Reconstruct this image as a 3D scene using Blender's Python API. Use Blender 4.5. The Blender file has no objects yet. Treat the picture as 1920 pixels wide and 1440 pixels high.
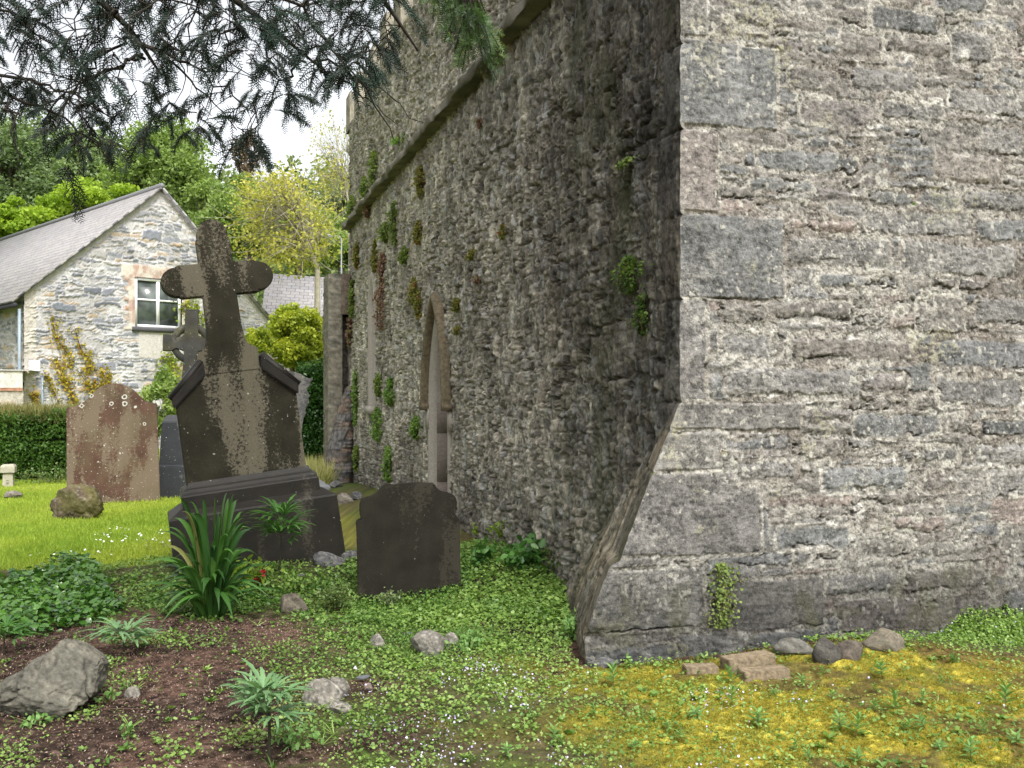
import bpy, math, random
import numpy as np
PI = math.pi
C = bpy.context.scene.collection
rng = np.random.default_rng(7)
random.seed(7)

# ------------------------------------------------------------------ photo geometry
F = 1867.0; CX = 960.0; HY = 750.0; EYE = 1.5
def P(x, y, Z):
    """world point seen at photo position x, y at depth Z"""
    return np.array([(x-CX)/F*Z, Z, EYE-(y-HY)/F*Z])
D1 = np.array([-.2990, .9543, 0]); D2 = np.array([.9543, .2990, 0])    # along the side wall / along the front wall
N1 = -D2; N2 = -D1                                                     # their outward normals
P0 = np.array([.962, 5.7, 0.0])                                        # corner of the church
ROT = math.atan2(.2990, .9543)
def side_sv(x, y):
    Z = 2.748/((x-CX)/F+.3133)
    return (Z-5.7)/.9543, EYE-(y-HY)*Z/F
def front_uv(x, y):
    r = (x-CX)/F
    u = (5.7*r-.962)/(.9543-.299*r)
    return u, EYE-(y-HY)*(5.7+.299*u)/F
def SW(s, v, n=0.0): return P0+s*D1+n*N1+np.array([0, 0, v])
def FW(u, v, n=0.0): return P0+u*D2+n*N2+np.array([0, 0, v])

# ------------------------------------------------------------------ noise
def _h(ix, iy, seed):
    n = (ix.astype(np.int64)*374761393 + iy.astype(np.int64)*668265263 + seed*2147483647+seed*982451653) & 0xFFFFFFFF
    n = ((n ^ (n >> 13))*1274126177) & 0xFFFFFFFF
    n = (n ^ (n >> 16)) & 0xFFFFFFFF
    n = (n*2246822519) & 0xFFFFFFFF
    return ((n ^ (n >> 15)) & 0xFFFFFF)/float(0xFFFFFF)
def vnoise(x, y, seed=0):
    ix = np.floor(x); iy = np.floor(y); fx = x-ix; fy = y-iy
    fx = fx*fx*(3-2*fx); fy = fy*fy*(3-2*fy)
    ix = ix.astype(np.int64); iy = iy.astype(np.int64)
    a = _h(ix, iy, seed); b = _h(ix+1, iy, seed); c = _h(ix, iy+1, seed); d = _h(ix+1, iy+1, seed)
    return (a+(b-a)*fx)*(1-fy)+(c+(d-c)*fx)*fy
def fbm(x, y, octv=4, seed=0, gain=.5):
    x = np.asarray(x, float); y = np.asarray(y, float)
    x, y = np.broadcast_arrays(x, y)
    t = np.zeros(x.shape); a = 1.0; s = 0
    for i in range(octv):
        k = 1.97**i
        t += a*(vnoise(x*k+17.3*i, y*k-9.1*i, seed+i*31)-.5); s += a; a *= gain
    return t/s*2                       # about -1..1
def ridge(x, y, octv=4, seed=0): return 1-np.abs(fbm(x, y, octv, seed))*2.2
def noise3(p, sc, octv=4, seed=0):
    x, y, z = p[:, 0]*sc, p[:, 1]*sc, p[:, 2]*sc
    return (fbm(x+.37*z, y+.61*z, octv, seed)+fbm(y*1.03+5.2+.3*x, z+.47*x, octv, seed+5)+fbm(z-3.1, x*.97+.4*y, octv, seed+9))/2
def sst(a, b, x):
    t = np.clip((x-a)/(b-a), 0, 1); return t*t*(3-2*t)
def mix(a, b, t):
    t = np.asarray(t)
    if np.ndim(a) >= 1 or np.ndim(b) >= 1: t = t[..., None]
    return np.asarray(a)*(1-t)+np.asarray(b)*t

# ------------------------------------------------------------------ objects
def tag(o, label=None, cat=None, group=None, kind=None):
    if label: o['label'] = label
    if cat: o['category'] = cat
    if group: o['group'] = group
    if kind: o['kind'] = kind
    return o
def empty(name, loc, label, cat, group=None, rz=0.0):
    o = bpy.data.objects.new(name, None); C.objects.link(o)
    o.location = [float(q) for q in loc]; o.rotation_euler = (0, 0, rz); o.empty_display_size = .1
    return tag(o, label, cat, group)
def mk(name, V, polys, mat, parent=None, tint=None, col=None, smooth=False, origin=None):
    """one mesh object; polys is a list of (m,k) index arrays; with a parent, V is in the parent's space"""
    V = np.asarray(V, float).reshape(-1, 3)
    if origin is not None: V = V-np.asarray(origin, float)
    me = bpy.data.meshes.new(name)
    polys = [np.asarray(p, np.int32) for p in polys if len(p)]
    me.vertices.add(len(V)); me.vertices.foreach_set('co', V.astype(np.float32).ravel())
    nl = sum(p.size for p in polys); nf = sum(len(p) for p in polys)
    me.loops.add(nl); me.loops.foreach_set('vertex_index', np.concatenate([p.ravel() for p in polys]))
    tot = np.concatenate([np.full(len(p), p.shape[1], np.int32) for p in polys])
    st = np.concatenate([[0], np.cumsum(tot)[:-1]]).astype(np.int32)
    me.polygons.add(nf); me.polygons.foreach_set('loop_start', st)
    me.update(calc_edges=True)
    if tint is not None:
        a = me.attributes.new('tint', 'FLOAT', 'FACE'); a.data.foreach_set('value', np.asarray(tint, np.float32).ravel())
    if col is not None:
        c4 = np.ones((len(V), 4), np.float32); c4[:, :3] = np.asarray(col).reshape(-1, 3)
        a = me.attributes.new('Col', 'FLOAT_COLOR', 'POINT'); a.data.foreach_set('color', c4.ravel())
    if smooth: me.shade_smooth()
    me.validate()
    me.materials.append(mat)
    o = bpy.data.objects.new(name, me); C.objects.link(o)
    if parent is not None: o.parent = parent
    if origin is not None: o.location = [float(q) for q in origin]
    return o
class Soup:
    def __init__(s): s.V = []; s.P = []; s.T = []; s.n = 0
    def add(s, V, polys, tint=.5):
        V = np.asarray(V, float).reshape(-1, 3)
        for p in polys:
            p = np.asarray(p, np.int64); s.P.append(p+s.n)
            s.T.append(np.broadcast_to(np.asarray(tint, float), (len(p),)) if np.ndim(tint) == 0 or len(tint) == len(p) else np.resize(tint, len(p)))
        s.V.append(V); s.n += len(V); return s
    def inst(s, tv, tp, M, L, tint):
        """copies of a template: M (N,3,3), L (N,3), tint (N)"""
        N = len(L); n = len(tv)
        V = np.einsum('nij,vj->nvi', M, tv)+L[:, None, :]
        off = (np.arange(N)*n)[:, None, None]
        for p in tp:
            p = np.asarray(p); q = (p[None]+off).reshape(-1, p.shape[1])
            s.P.append(q+s.n); s.T.append(np.repeat(tint, len(p)))
        s.V.append(V.reshape(-1, 3)); s.n += N*n; return s
    def build(s, name, mat, parent=None, origin=None, smooth=False):
        V = np.concatenate(s.V)
        byk = {}
        for p, t in zip(s.P, s.T): byk.setdefault(p.shape[1], []).append((p, t))
        P_, T_ = [], []
        for k, l in byk.items():
            P_.append(np.concatenate([a for a, b in l])); T_.append(np.concatenate([b for a, b in l]))
        return mk(name, V, P_, mat, parent, tint=np.concatenate(T_), smooth=smooth, origin=origin)
def eul(ax, ay, az):
    ax, ay, az = np.broadcast_arrays(ax, ay, az)
    cx, sx, cy, sy, cz, sz = np.cos(ax), np.sin(ax), np.cos(ay), np.sin(ay), np.cos(az), np.sin(az)
    return np.stack([np.stack([cz*cy, cz*sy*sx-sz*cx, cz*sy*cx+sz*sx], -1),
                     np.stack([sz*cy, sz*sy*sx+cz*cx, sz*sy*cx-cz*sx], -1),
                     np.stack([-sy, cy*sx, cy*cx], -1)], -2)
def grid(nu, nv):
    i = np.arange(nu-1)[:, None]*nv+np.arange(nv-1)[None]
    return np.stack([i, i+nv, i+nv+1, i+1], -1).reshape(-1, 4)
def tube(pts, rad, k=6):
    pts = np.asarray(pts, float); n = len(pts); rad = np.broadcast_to(rad, (n,))
    t = np.gradient(pts, axis=0); t /= np.linalg.norm(t, axis=1)[:, None]+1e-9
    ref = np.array([0.31, .17, 1.0]) if abs(t[:, 2]).mean() < .85 else np.array([1.0, .2, .1])
    a = np.cross(t, ref); a /= np.linalg.norm(a, axis=1)[:, None]+1e-9; b = np.cross(t, a)
    th = np.arange(k)*2*PI/k
    V = pts[:, None]+rad[:, None, None]*(np.cos(th)[None, :, None]*a[:, None]+np.sin(th)[None, :, None]*b[:, None])
    i = np.arange(n-1)[:, None]*k; j = np.arange(k)[None]; j2 = (j+1) % k
    q = np.stack([i+j, i+j2, i+k+j2, i+k+j], -1).reshape(-1, 4)
    return V.reshape(-1, 3), [q, (np.arange(k)[None]+(n-1)*k), np.arange(k)[None, ::-1]]
def box(x0, x1, y0, y1, z0, z1):
    V = [(x, y, z) for z in (z0, z1) for x, y in ((x0, y0), (x1, y0), (x1, y1), (x0, y1))]
    return np.array(V, float), [np.array([[0, 3, 2, 1], [4, 5, 6, 7], [0, 1, 5, 4], [1, 2, 6, 5], [2, 3, 7, 6], [3, 0, 4, 7]])]
def bez(a, b, c, n=8):
    t = np.linspace(0, 1, n)[:, None]; a, b, c = map(np.asarray, (a, b, c))
    return a*(1-t)**2+2*b*t*(1-t)+c*t*t
def bm_obj(name, bm, mat, parent=None, smooth=False, bevel=0, origin=None):
    import bmesh
    bmesh.ops.recalc_face_normals(bm, faces=bm.faces)
    if bevel: bmesh.ops.bevel(bm, geom=[e for e in bm.edges if e.calc_face_angle(0) > .5], offset=bevel, segments=2, affect='EDGES', clamp_overlap=True)
    me = bpy.data.meshes.new(name); bm.to_mesh(me); bm.free(); me.materials.append(mat)
    if smooth: me.shade_smooth()
    o = bpy.data.objects.new(name, me); C.objects.link(o)
    if parent is not None: o.parent = parent
    if origin is not None: o.location = [float(q) for q in origin]
    return o
def prism(outline, y0, y1):
    """bmesh slab: outline of (x,z) points between y0 (front) and y1 (back)"""
    import bmesh
    bm = bmesh.new()
    f = [bm.verts.new((x, y0, z)) for x, z in outline]; b = [bm.verts.new((x, y1, z)) for x, z in outline]
    bm.faces.new(f); bm.faces.new(b[::-1])
    for i in range(len(f)):
        j = (i+1) % len(f); bm.faces.new((f[j], f[i], b[i], b[j]))
    return bm

# ------------------------------------------------------------------ materials
def new_mat(name):
    m = bpy.data.materials.new(name); m.use_nodes = True; nt = m.node_tree
    return m, nt, nt.nodes, nt.links, nt.nodes['Principled BSDF']
def noise_node(nt, coord, scale, detail=6, rough=.6, stretch=None):
    n = nt.nodes.new('ShaderNodeTexNoise'); n.inputs['Scale'].default_value = scale; n.inputs['Detail'].default_value = detail; n.inputs['Roughness'].default_value = rough
    if stretch:
        mp = nt.nodes.new('ShaderNodeMapping'); mp.inputs['Scale'].default_value = stretch
        nt.links.new(coord, mp.inputs[0]); coord = mp.outputs[0]
    nt.links.new(coord, n.inputs['Vector']); return n.outputs['Fac']
def ramp(nt, fac, stops):
    r = nt.nodes.new('ShaderNodeValToRGB'); e = r.color_ramp.elements
    while len(e) < len(stops): e.new(.5)
    for q, (p, c) in zip(e, stops): q.position = p; q.color = (c if len(c) == 4 else (*c, 1)) if not isinstance(c, float) else (c, c, c, 1)
    nt.links.new(fac, r.inputs[0]); return r.outputs[0]
def mixc(nt, a, b, fac, mode='MIX'):
    m = nt.nodes.new('ShaderNodeMix'); m.data_type = 'RGBA'; m.blend_type = mode
    for s, v in ((6, a), (7, b), (0, fac)):
        if isinstance(v, (tuple, float, int)): m.inputs[s].default_value = (*v, 1) if isinstance(v, tuple) else v
        else: nt.links.new(v, m.inputs[s])
    return m.outputs[2]
def bump(nt, fac, bsdf, strength=.4, dist=.01, normal=None):
    b = nt.nodes.new('ShaderNodeBump'); b.inputs['Strength'].default_value = strength; b.inputs['Distance'].default_value = dist
    nt.links.new(fac, b.inputs['Height']); nt.links.new(b.outputs[0], bsdf.inputs['Normal']); return b
def setp(b, rough=.9, spec=.25):
    b.inputs['Roughness'].default_value = rough; b.inputs['Specular IOR Level'].default_value = spec
def m_vcol(name, scale=90, amt=.35, bstr=.5, bdist=.006, rough=.92, spec=.2):
    m, nt, N, L, b = new_mat(name); setp(b, rough, spec)
    at = N.new('ShaderNodeAttribute'); at.attribute_name = 'Col'
    tc = N.new('ShaderNodeTexCoord')
    f = noise_node(nt, tc.outputs['Object'], scale, 8, .72)
    g = ramp(nt, f, [(.28, 1-amt), (.72, 1+amt)])
    c = mixc(nt, at.outputs['Color'], g, 1.0, 'MULTIPLY'); L.new(c, b.inputs['Base Color'])
    bump(nt, f, b, bstr, bdist); return m
def m_leaf(name, c1, c2, rough=.5, transl=.35, spec=.4, c3=None):
    m, nt, N, L, b = new_mat(name); setp(b, rough, spec)
    at = N.new('ShaderNodeAttribute'); at.attribute_name = 'tint'
    st = [(0, c1), (1, c2)] if c3 is None else [(0, c1), (.86, c2), (1, c3)]
    c = ramp(nt, at.outputs['Fac'], st); L.new(c, b.inputs['Base Color'])
    if transl:
        tr = N.new('ShaderNodeBsdfTranslucent'); br = mixc(nt, c, (.9, 1.0, .35), .45, 'MULTIPLY')
        sc = mixc(nt, br, (1.6, 1.6, 1.2), 1.0, 'MULTIPLY'); L.new(sc, tr.inputs[0])
        ms = N.new('ShaderNodeMixShader'); ms.inputs[0].default_value = transl
        L.new(b.outputs[0], ms.inputs[1]); L.new(tr.outputs[0], ms.inputs[2]); L.new(ms.outputs[0], N['Material Output'].inputs[0])
    return m
def m_plain(name, c, var=.25, scale=30, rough=.85, spec=.25, bstr=.3, bdist=.004, stretch=None, metallic=0.0):
    m, nt, N, L, b = new_mat(name); setp(b, rough, spec); b.inputs['Metallic'].default_value = metallic
    tc = N.new('ShaderNodeTexCoord'); f = noise_node(nt, tc.outputs['Object'], scale, 8, .65, stretch)
    a = tuple(q*(1-var) for q in c); d = tuple(q*(1+var) for q in c)
    L.new(ramp(nt, f, [(.3, a), (.7, d)]), b.inputs['Base Color']); bump(nt, f, b, bstr, bdist); return m
def m_grave(name, base, light, patch_scale=14, thresh=.5, axis_bias=0.0, speck=(.35, .34, .3), speck_t=.69, green=None, rough=.75, half=1.0, spec=.35, streak=(1, 1, .22)):
    """weathered gravestone: dark lichen crust with paler bare stone in vertical streaks, small pale lichen spots"""
    m, nt, N, L, b = new_mat(name); setp(b, rough, spec)
    tc = N.new('ShaderNodeTexCoord'); O = tc.outputs['Object']
    st = noise_node(nt, O, 3.2, 3, .5, streak); fi = noise_node(nt, O, patch_scale, 10, .78)
    mt = N.new('ShaderNodeMath'); mt.operation = 'MULTIPLY_ADD'; L.new(st, mt.inputs[0]); mt.inputs[1].default_value = 2.3
    m2 = N.new('ShaderNodeMath'); m2.operation = 'MULTIPLY_ADD'; L.new(fi, m2.inputs[0]); m2.inputs[1].default_value = 1.5; m2.inputs[2].default_value = .5-(2.3+1.5)/2; L.new(m2.outputs[0], mt.inputs[2])
    v = mt.outputs[0]
    if axis_bias:
        sp = N.new('ShaderNodeSeparateXYZ'); L.new(O, sp.inputs[0])
        ab = N.new('ShaderNodeMath'); ab.operation = 'ABSOLUTE'; L.new(sp.outputs[0], ab.inputs[0])
        mm = N.new('ShaderNodeMath'); mm.operation = 'MULTIPLY_ADD'; L.new(ab.outputs[0], mm.inputs[0]); mm.inputs[1].default_value = -axis_bias/half; L.new(v, mm.inputs[2]); v = mm.outputs[0]
    fac = ramp(nt, v, [(0, 0.0), (1, 1.0)])
    mr = N.new('ShaderNodeMapRange'); L.new(v, mr.inputs[0]); mr.inputs[1].default_value = thresh-.02; mr.inputs[2].default_value = thresh+.05
    big = noise_node(nt, O, 5, 5, .6)
    dk = ramp(nt, big, [(.3, tuple(q*.7 for q in base)), (.7, tuple(q*1.35 for q in base))])
    c = mixc(nt, dk, light, mr.outputs[0])
    if green:
        gm = ramp(nt, noise_node(nt, O, 2.3, 5, .6), [(.45, 0.0), (.65, 1.0)]); gg = N.new('ShaderNodeMath'); gg.operation = 'MULTIPLY'; L.new(gm, gg.inputs[0]); gg.inputs[1].default_value = .55
        c = mixc(nt, c, green, gg.outputs[0])
    sk = ramp(nt, noise_node(nt, O, 38, 3, .5), [(speck_t, 0.0), (speck_t+.03, 1.0)])
    c = mixc(nt, c, speck, sk)
    fine = noise_node(nt, O, 120, 6, .7)
    c = mixc(nt, c, ramp(nt, fine, [(.3, .7), (.7, 1.3)]), 1.0, 'MULTIPLY')
    L.new(c, b.inputs['Base Color'])
    ad = N.new('ShaderNodeMath'); ad.operation = 'ADD'; L.new(fine, ad.inputs[0]); L.new(fi, ad.inputs[1])
    bump(nt, ad.outputs[0], b, .5, .006); return m
# ------------------------------------------------------------------ masonry
def rect_sdf(u, v, x0, x1, y0, y1, rad):
    cx, cy, hx, hy = (x0+x1)/2, (y0+y1)/2, (x1-x0)/2, (y1-y0)/2
    rad = np.minimum(rad, np.minimum(hx, hy)*.9)
    qx = np.abs(u-cx)-hx+rad; qy = np.abs(v-cy)-hy+rad
    return rad-np.hypot(np.maximum(qx, 0), np.maximum(qy, 0))-np.minimum(np.maximum(qx, qy), 0)
def masonry(U, V, seed, H=.2, W=.42, warp=.02, rad=.02, subs=(.25, .6, .9)):
    u = U+warp*fbm(U*5, V*5, 3, seed+1)+warp*.35*fbm(U*21, V*21, 2, seed+3); v = V+warp*.8*fbm(U*4+9, V*6, 3, seed+2)+warp*.3*fbm(U*25+9, V*25, 2, seed+4)
    r_ = np.random.default_rng(seed); vb = [float(v.min())-.5]
    while vb[-1] < v.max()+.5: vb.append(vb[-1]+H*r_.uniform(.7, 1.35))
    vb = np.array(vb); r = np.clip(np.searchsorted(vb, v)-1, 0, len(vb)-2); y0 = vb[r]; y1 = vb[r+1]
    wr = W*(.75+.5*_h(r, r*0, seed+11)); x = u/wr+7*_h(r, r*0+1, seed+12)
    k = np.floor(x).astype(np.int64)
    b0 = k+.55*_h(k, r, seed+13); k = np.where(x < b0, k-1, k)
    b0 = k+.55*_h(k, r, seed+13); b1 = k+1+.55*_h(k+1, r, seed+13)
    off = 7*_h(r, r*0+1, seed+12); x0 = (b0-off)*wr; x1 = (b1-off)*wr
    q = _h(k, r, seed+14); m = 1+(q > subs[0])+(q > subs[1])*1
    sp = .38+.24*_h(k, r, seed+15)
    f = (v-y0)/(y1-y0)
    i = np.where(m == 1, 0, np.where(m == 2, (f > sp)*1, np.minimum((f*3).astype(int), 2)))
    ya = np.where(m == 1, y0, np.where(m == 2, np.where(i == 0, y0, y0+sp*(y1-y0)), y0+i/3*(y1-y0)))
    yb = np.where(m == 1, y1, np.where(m == 2, np.where(i == 0, y0+sp*(y1-y0), y1), y0+(i+1)/3*(y1-y0)))
    hs = _h(k*7+i, r, seed+16); ss = .3+.4*_h(k*7+i, r, seed+17); xm = x0+ss*(x1-x0)
    two = (hs > .45) & (m > 1); j = np.where(two, (u > xm)*1, 0)
    xa = np.where(two & (j == 1), xm, x0); xb = np.where(two & (j == 0), xm, x1)
    d = rect_sdf(u, v, xa, xb, ya, yb, rad)
    key = k*31+i*5+j
    h1, h2, h3 = _h(key, r, seed+21), _h(key, r, seed+22), _h(key, r, seed+23)
    lx = (u-(xa+xb)/2)/(xb-xa)*2; ly = (v-(ya+yb)/2)/(yb-ya)*2
    return d, h1, h2, h3, lx, ly
def pal(h, cols):
    cols = np.array(cols); return cols[np.minimum((h*len(cols)).astype(int), len(cols)-1)]

def axis(lo, fine_lo, fine_hi, hi, step, growth=1.25, cap=30):
    a = [fine_lo]; s = step
    while a[-1] > lo: s = min(s*growth, cap); a.append(a[-1]-s)
    b = [fine_hi]; s = step
    while b[-1] < hi: s = min(s*growth, cap); b.append(b[-1]+s)
    return np.array(a[::-1][:-1]+list(np.arange(fine_lo, fine_hi, step))+b)

# ---------------------------- church
M_wall = m_vcol('church_masonry', 150, .55, .9, .008)
M_sidewall = m_vcol('church_side_masonry', 70, .38, .8, .012)
M_dress = m_plain('dressed_sandstone', (.2, .17, .145), .3, 45, .9, .2, .35, .004)
M_dressl = m_plain('pale_dressed_stone', (.33, .3, .26), .22, 45, .9, .2, .3, .004)
M_hood = m_plain('mossy_hood_stone', (.135, .11, .07), .5, 25, .9, .2, .6, .008)
M_wood = m_plain('dark_boarding', (.05, .035, .02), .3, 20, .7, .3, .3, .004, (6, 6, .6))

church = empty('church', (P0[0], P0[1], 0), 'old rubble stone church with leaning foot at its corner and a long battlemented side wall', 'church')
cl = np.array([P0[0], P0[1], 0])

def batter_o(v):       # how far the foot of the corner leans out
    return np.interp(v, [-.4, .0, .17, .40, .57, .617, 1.107, 1.333, 1.5], [.57, .575, .585, .51, .43, .365, .168, .068, 0])

QJ = np.array([front_uv(1275, y)[1] for y in (1262, 1170, 1045, 885, 808, 754, 561, 402, 241, 81, -90)])
def jit(v):
    j = .007*fbm(v*6, v*0+3, 3, 801)+.005*fbm(v*31, v*0+8, 3, 802)
    for q in QJ: j = j-.014*np.exp(-((v-q)/.007)**2)-.006*np.exp(-((v-q)/.02)**2)
    return j
# front wall (the big sunlit face)
vs = np.concatenate([np.arange(-.3, 4.15, .0056), np.arange(4.15, 8.0, .06)])
nu = 700
uu = np.linspace(0, 1, nu)
Vg, Ug = np.meshgrid(vs, uu)
o = batter_o(Vg)+jit(Vg); U = -o+(3.3+o)*Ug
d, h1, h2, h3, lx, ly = masonry(U, Vg, 101, H=.19, W=.42, warp=.05, rad=.035)
kind = np.zeros(U.shape)      # 0 rubble 1 quoin/dressed
tone = h1.copy()
explicit = [  # photo px rectangles x0,y0,x1,y1, tone, kind
 (1270, -90, 1322, 80, .55, 1), (1262, 82, 1456, 240, .1, 1), (1262, 243, 1347, 400, .95, 1), (1262, 405, 1468, 560, .15, 1), (1262, 563, 1325, 752, .6, 1),
 (1225, 756, 1500, 806, .3, 1), (1200, 811, 1355, 882, .85, 1), (1150, 888, 1425, 1042, .62, 1), (1120, 1048, 1235, 1160, .35, 1),
 (1275, 1185, 1400, 1262, .2, 1), (1090, 1172, 1268, 1212, .5, 0), (1095, 1214, 1270, 1262, .4, 0),
 (1240, 1065, 1320, 1175, .55, 1), (1400, 1175, 1540, 1250, .1, 0), (1375, 1085, 1545, 1178, .8, 1),
 (1575, 1120, 1725, 1180, .9, 1), (1735, 1115, 1860, 1175, .7, 0), (1870, 1100, 2010, 1190, .15, 0),
 (1548, 1072, 1680, 1115, .2, 0), (1690, 1060, 1860, 1112, .8, 0), (1605, 1005, 1715, 1048, .35, 0), (1455, 985, 1590, 1030, .1, 0), (1525, 700, 1700, 735, .6, 0),
 (1755, 705, 1915, 762, .05, 0), (1600, 775, 1760, 820, .15, 0), (1835, 780, 1990, 825, .1, 0), (1680, 835, 1800, 872, .2, 0), (1825, 832, 2000, 872, .25, 0),
 (1540, 875, 1700, 922, .15, 0), (1732, 885, 1780, 920, .3, 0), (1785, 880, 1850, 922, .55, 0), (1380, 865, 1495, 905, .25, 0), (1360, 690, 1610, 745, .2, 0),
 (1720, 555, 1810, 625, .55, 0), (1350, 620, 1450, 672, .05, 0), (1530, 510, 1690, 545, .1, 0), (1480, 410, 1610, 437, .9, 0), (1625, 395, 1822, 440, .2, 0), (1828, 412, 1990, 455, .15, 0),
 (1475, 445, 1670, 500, .2, 0), (1690, 455, 1905, 520, .2, 0), (1625, 355, 1715, 390, .1, 0), (1720, 360, 1795, 392, .15, 0), (1805, 362, 1960, 398, .05, 0),
 (1420, 285, 1610, 322, .15, 0), (1360, 248, 1475, 275, .3, 0), (1780, 175, 1985, 218, .2, 0), (1595, 130, 1720, 178, .2, 0), (1645, 185, 1770, 232, .25, 0),
 (1630, 12, 1765, 68, .15, 0), (1785, 60, 1860, 125, .0, 0), (1575, 60, 1655, 110, .3, 0), (1370, 20, 1450, 55, .35, 0), (1480, 130, 1570, 175, .3, 0), (1500, 190, 1630, 235, .6, 0), (1440, 565, 1600, 600, .3, 0), (1480, 630, 1720, 680, .75, 0), (1830, 560, 1990, 610, .2, 0), (1750, 640, 1990, 690, .4, 0),
]
uw = U+.012*fbm(U*9, Vg*9, 3, 301)+.004*fbm(U*40, Vg*40, 2, 303); vw = Vg+.010*fbm(U*9+4, Vg*9, 3, 302)+.004*fbm(U*40, Vg*40+3, 2, 304)
for n_, (x0, y0, x1, y1, tn, kd) in enumerate(explicit):
    ua, va = front_uv(x0, y1); ub, vb_ = front_uv(x1, y0)
    _, va2 = front_uv(x1, y1); _, vb2 = front_uv(x0, y0)
    va = (va+va2)/2; vb_ = (vb_+vb2)/2
    if kd == 1 and x0 < 1276: ua = -2.0
    uq, vq = (U, Vg+.003*fbm(U*14, Vg*14, 3, 500+n_)) if kd else (uw, vw)
    e = rect_sdf(uq, vq, ua, ub, va, vb_, .012 if kd else .045)
    s_ = e > -.022
    d[s_] = e[s_]; tone[s_] = tn; kind[s_] = kd
    h2[s_] = _h(np.array([n_]), np.array([3]), 5)[0]; h3[s_] = _h(np.array([n_]), np.array([4]), 5)[0]
    lx[s_] = ((U-(ua+ub)/2)/(ub-ua)*2)[s_] if ua > -1.5 else 0; ly[s_] = ((Vg-(va+vb_)/2)/(vb_-va)*2)[s_]
crumb = 1.7*fbm(U*42, Vg*46, 5, 41, .85); lump = fbm(U*9, Vg*13, 4, 43, .6); big = fbm(U*1.6, Vg*1.9, 3, 44); slaty = fbm(U*14, Vg*60, 4, 45, .65)
cover = .005+.032*sst(-.1, .5, fbm(U*5.5, Vg*8, 4, 46, .6)+.25*big)       # how far mortar spreads over the stones
cover = np.where(kind > .5, .002+.016*sst(.25, .6, fbm(U*6, Vg*6, 4, 47)), cover)
t = d-cover+.017*crumb*(kind < .5)+.004*crumb*(kind > .5)+.010*lump-.020*(h3 < .20)*(kind < .5)
st = sst(-.005, .008, t)
hole = sst(.24, .44, fbm(U*4.3, Vg*9, 3, 48))*np.exp(-((t+.003)/.0045)**2)*np.where(ly < .3, 1, .35)
hs = .005+.018*np.clip(h2-.25, 0, 1)*sst(0, .05, d)+.004*lx*(h3-.5)+.005*ly*(h2-.5)+.0035*slaty+.004*crumb+.006*lump
hq = .012+.006*(h2-.5)+.005*lump+.0030*crumb+.003*slaty
hm = .010*sst(-.3, .6, fbm(U*3, Vg*4, 3, 49))+.0060*crumb+.006*lump
hh = hm*(1-st)+np.where(kind > .5, hq, hs)*st-.035*hole
stone_c = pal(tone, [(.160, .152, .142), (.135, .134, .130), (.172, .162, .150), (.150, .134, .118), (.140, .138, .138), (.178, .162, .144), (.158, .140, .130), (.180, .158, .138), (.160, .142, .124), (.20, .160, .138)])
stone_c = mix(stone_c, np.array((.160, .156, .148)), .18+.3*(kind > .5))
stone_c = stone_c*np.array([.97, 1.0, 1.02])*(1+.30*(h3[..., None]-.5))*np.clip(1+.75*crumb[..., None]+.50*lump[..., None]+.30*slaty[..., None], .3, 2.2)
mort_c = mix((.275, .264, .236), (.168, .152, .133), sst(-.15, .45, fbm(U*3.2, Vg*4, 4, 51, .6)-.2*big))
mort_c = mix(mort_c, (.37, .36, .33), sst(.25, .6, fbm(U*7, Vg*8, 4, 52, .6)+.3*big))
mort_c = mort_c*np.clip(1+1.0*crumb[..., None], .15, 2.3)
col = mix(mort_c, stone_c, st)
dust = sst(.05, .6, fbm(U*4, Vg*5, 4, 152, .65)+.35*crumb)*np.where(kind < .5, .42, .3); col = mix(col, mort_c, dust*st)
lich = sst(.50, .56, fbm(U*30, Vg*30, 3, 53)+.35*fbm(U*2.5, Vg*2.5, 3, 54)); col = mix(col, (.42, .41, .36), lich*.75)
wart = sst(.28, .5, fbm(U*2.2+5, Vg*2.2, 4, 55, .6))*sst(.1, .3, crumb+.2*lump); col = mix(col, (.27, .265, .15), wart*.6)
big2 = np.exp(-(((U-front_uv(1805, 105)[0])/.035)**2+((Vg-front_uv(1805, 105)[1])/.045)**2)); col = mix(col, (.55, .54, .5), np.clip(big2*1.3+.6*crumb*big2, 0, 1)*.8)
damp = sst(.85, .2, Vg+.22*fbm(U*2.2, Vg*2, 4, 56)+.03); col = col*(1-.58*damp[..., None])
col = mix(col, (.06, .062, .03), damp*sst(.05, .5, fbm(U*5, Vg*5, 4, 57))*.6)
hh += .02*big
edge = sst(0, .045, U+o); hh = hh*edge
# break up the corner below the batter foot
cut = sst(.26, .12, Vg)*sst(.16, 0, U+o)*sst(-.1, .4, fbm(U*3+1, Vg*22, 3, 58)); hh -= .07*cut
col = col*(1-.65*(hole*st*0+hole*.5)[..., None])
X = P0+U[..., None]*D2+hh[..., None]*N2; X[..., 2] = Vg
mk('front_wall', (X-cl).reshape(-1, 3), [grid(nu, len(vs))[:, ::-1]], M_wall, church, col=np.clip(col, .01, .8), smooth=True)

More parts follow.
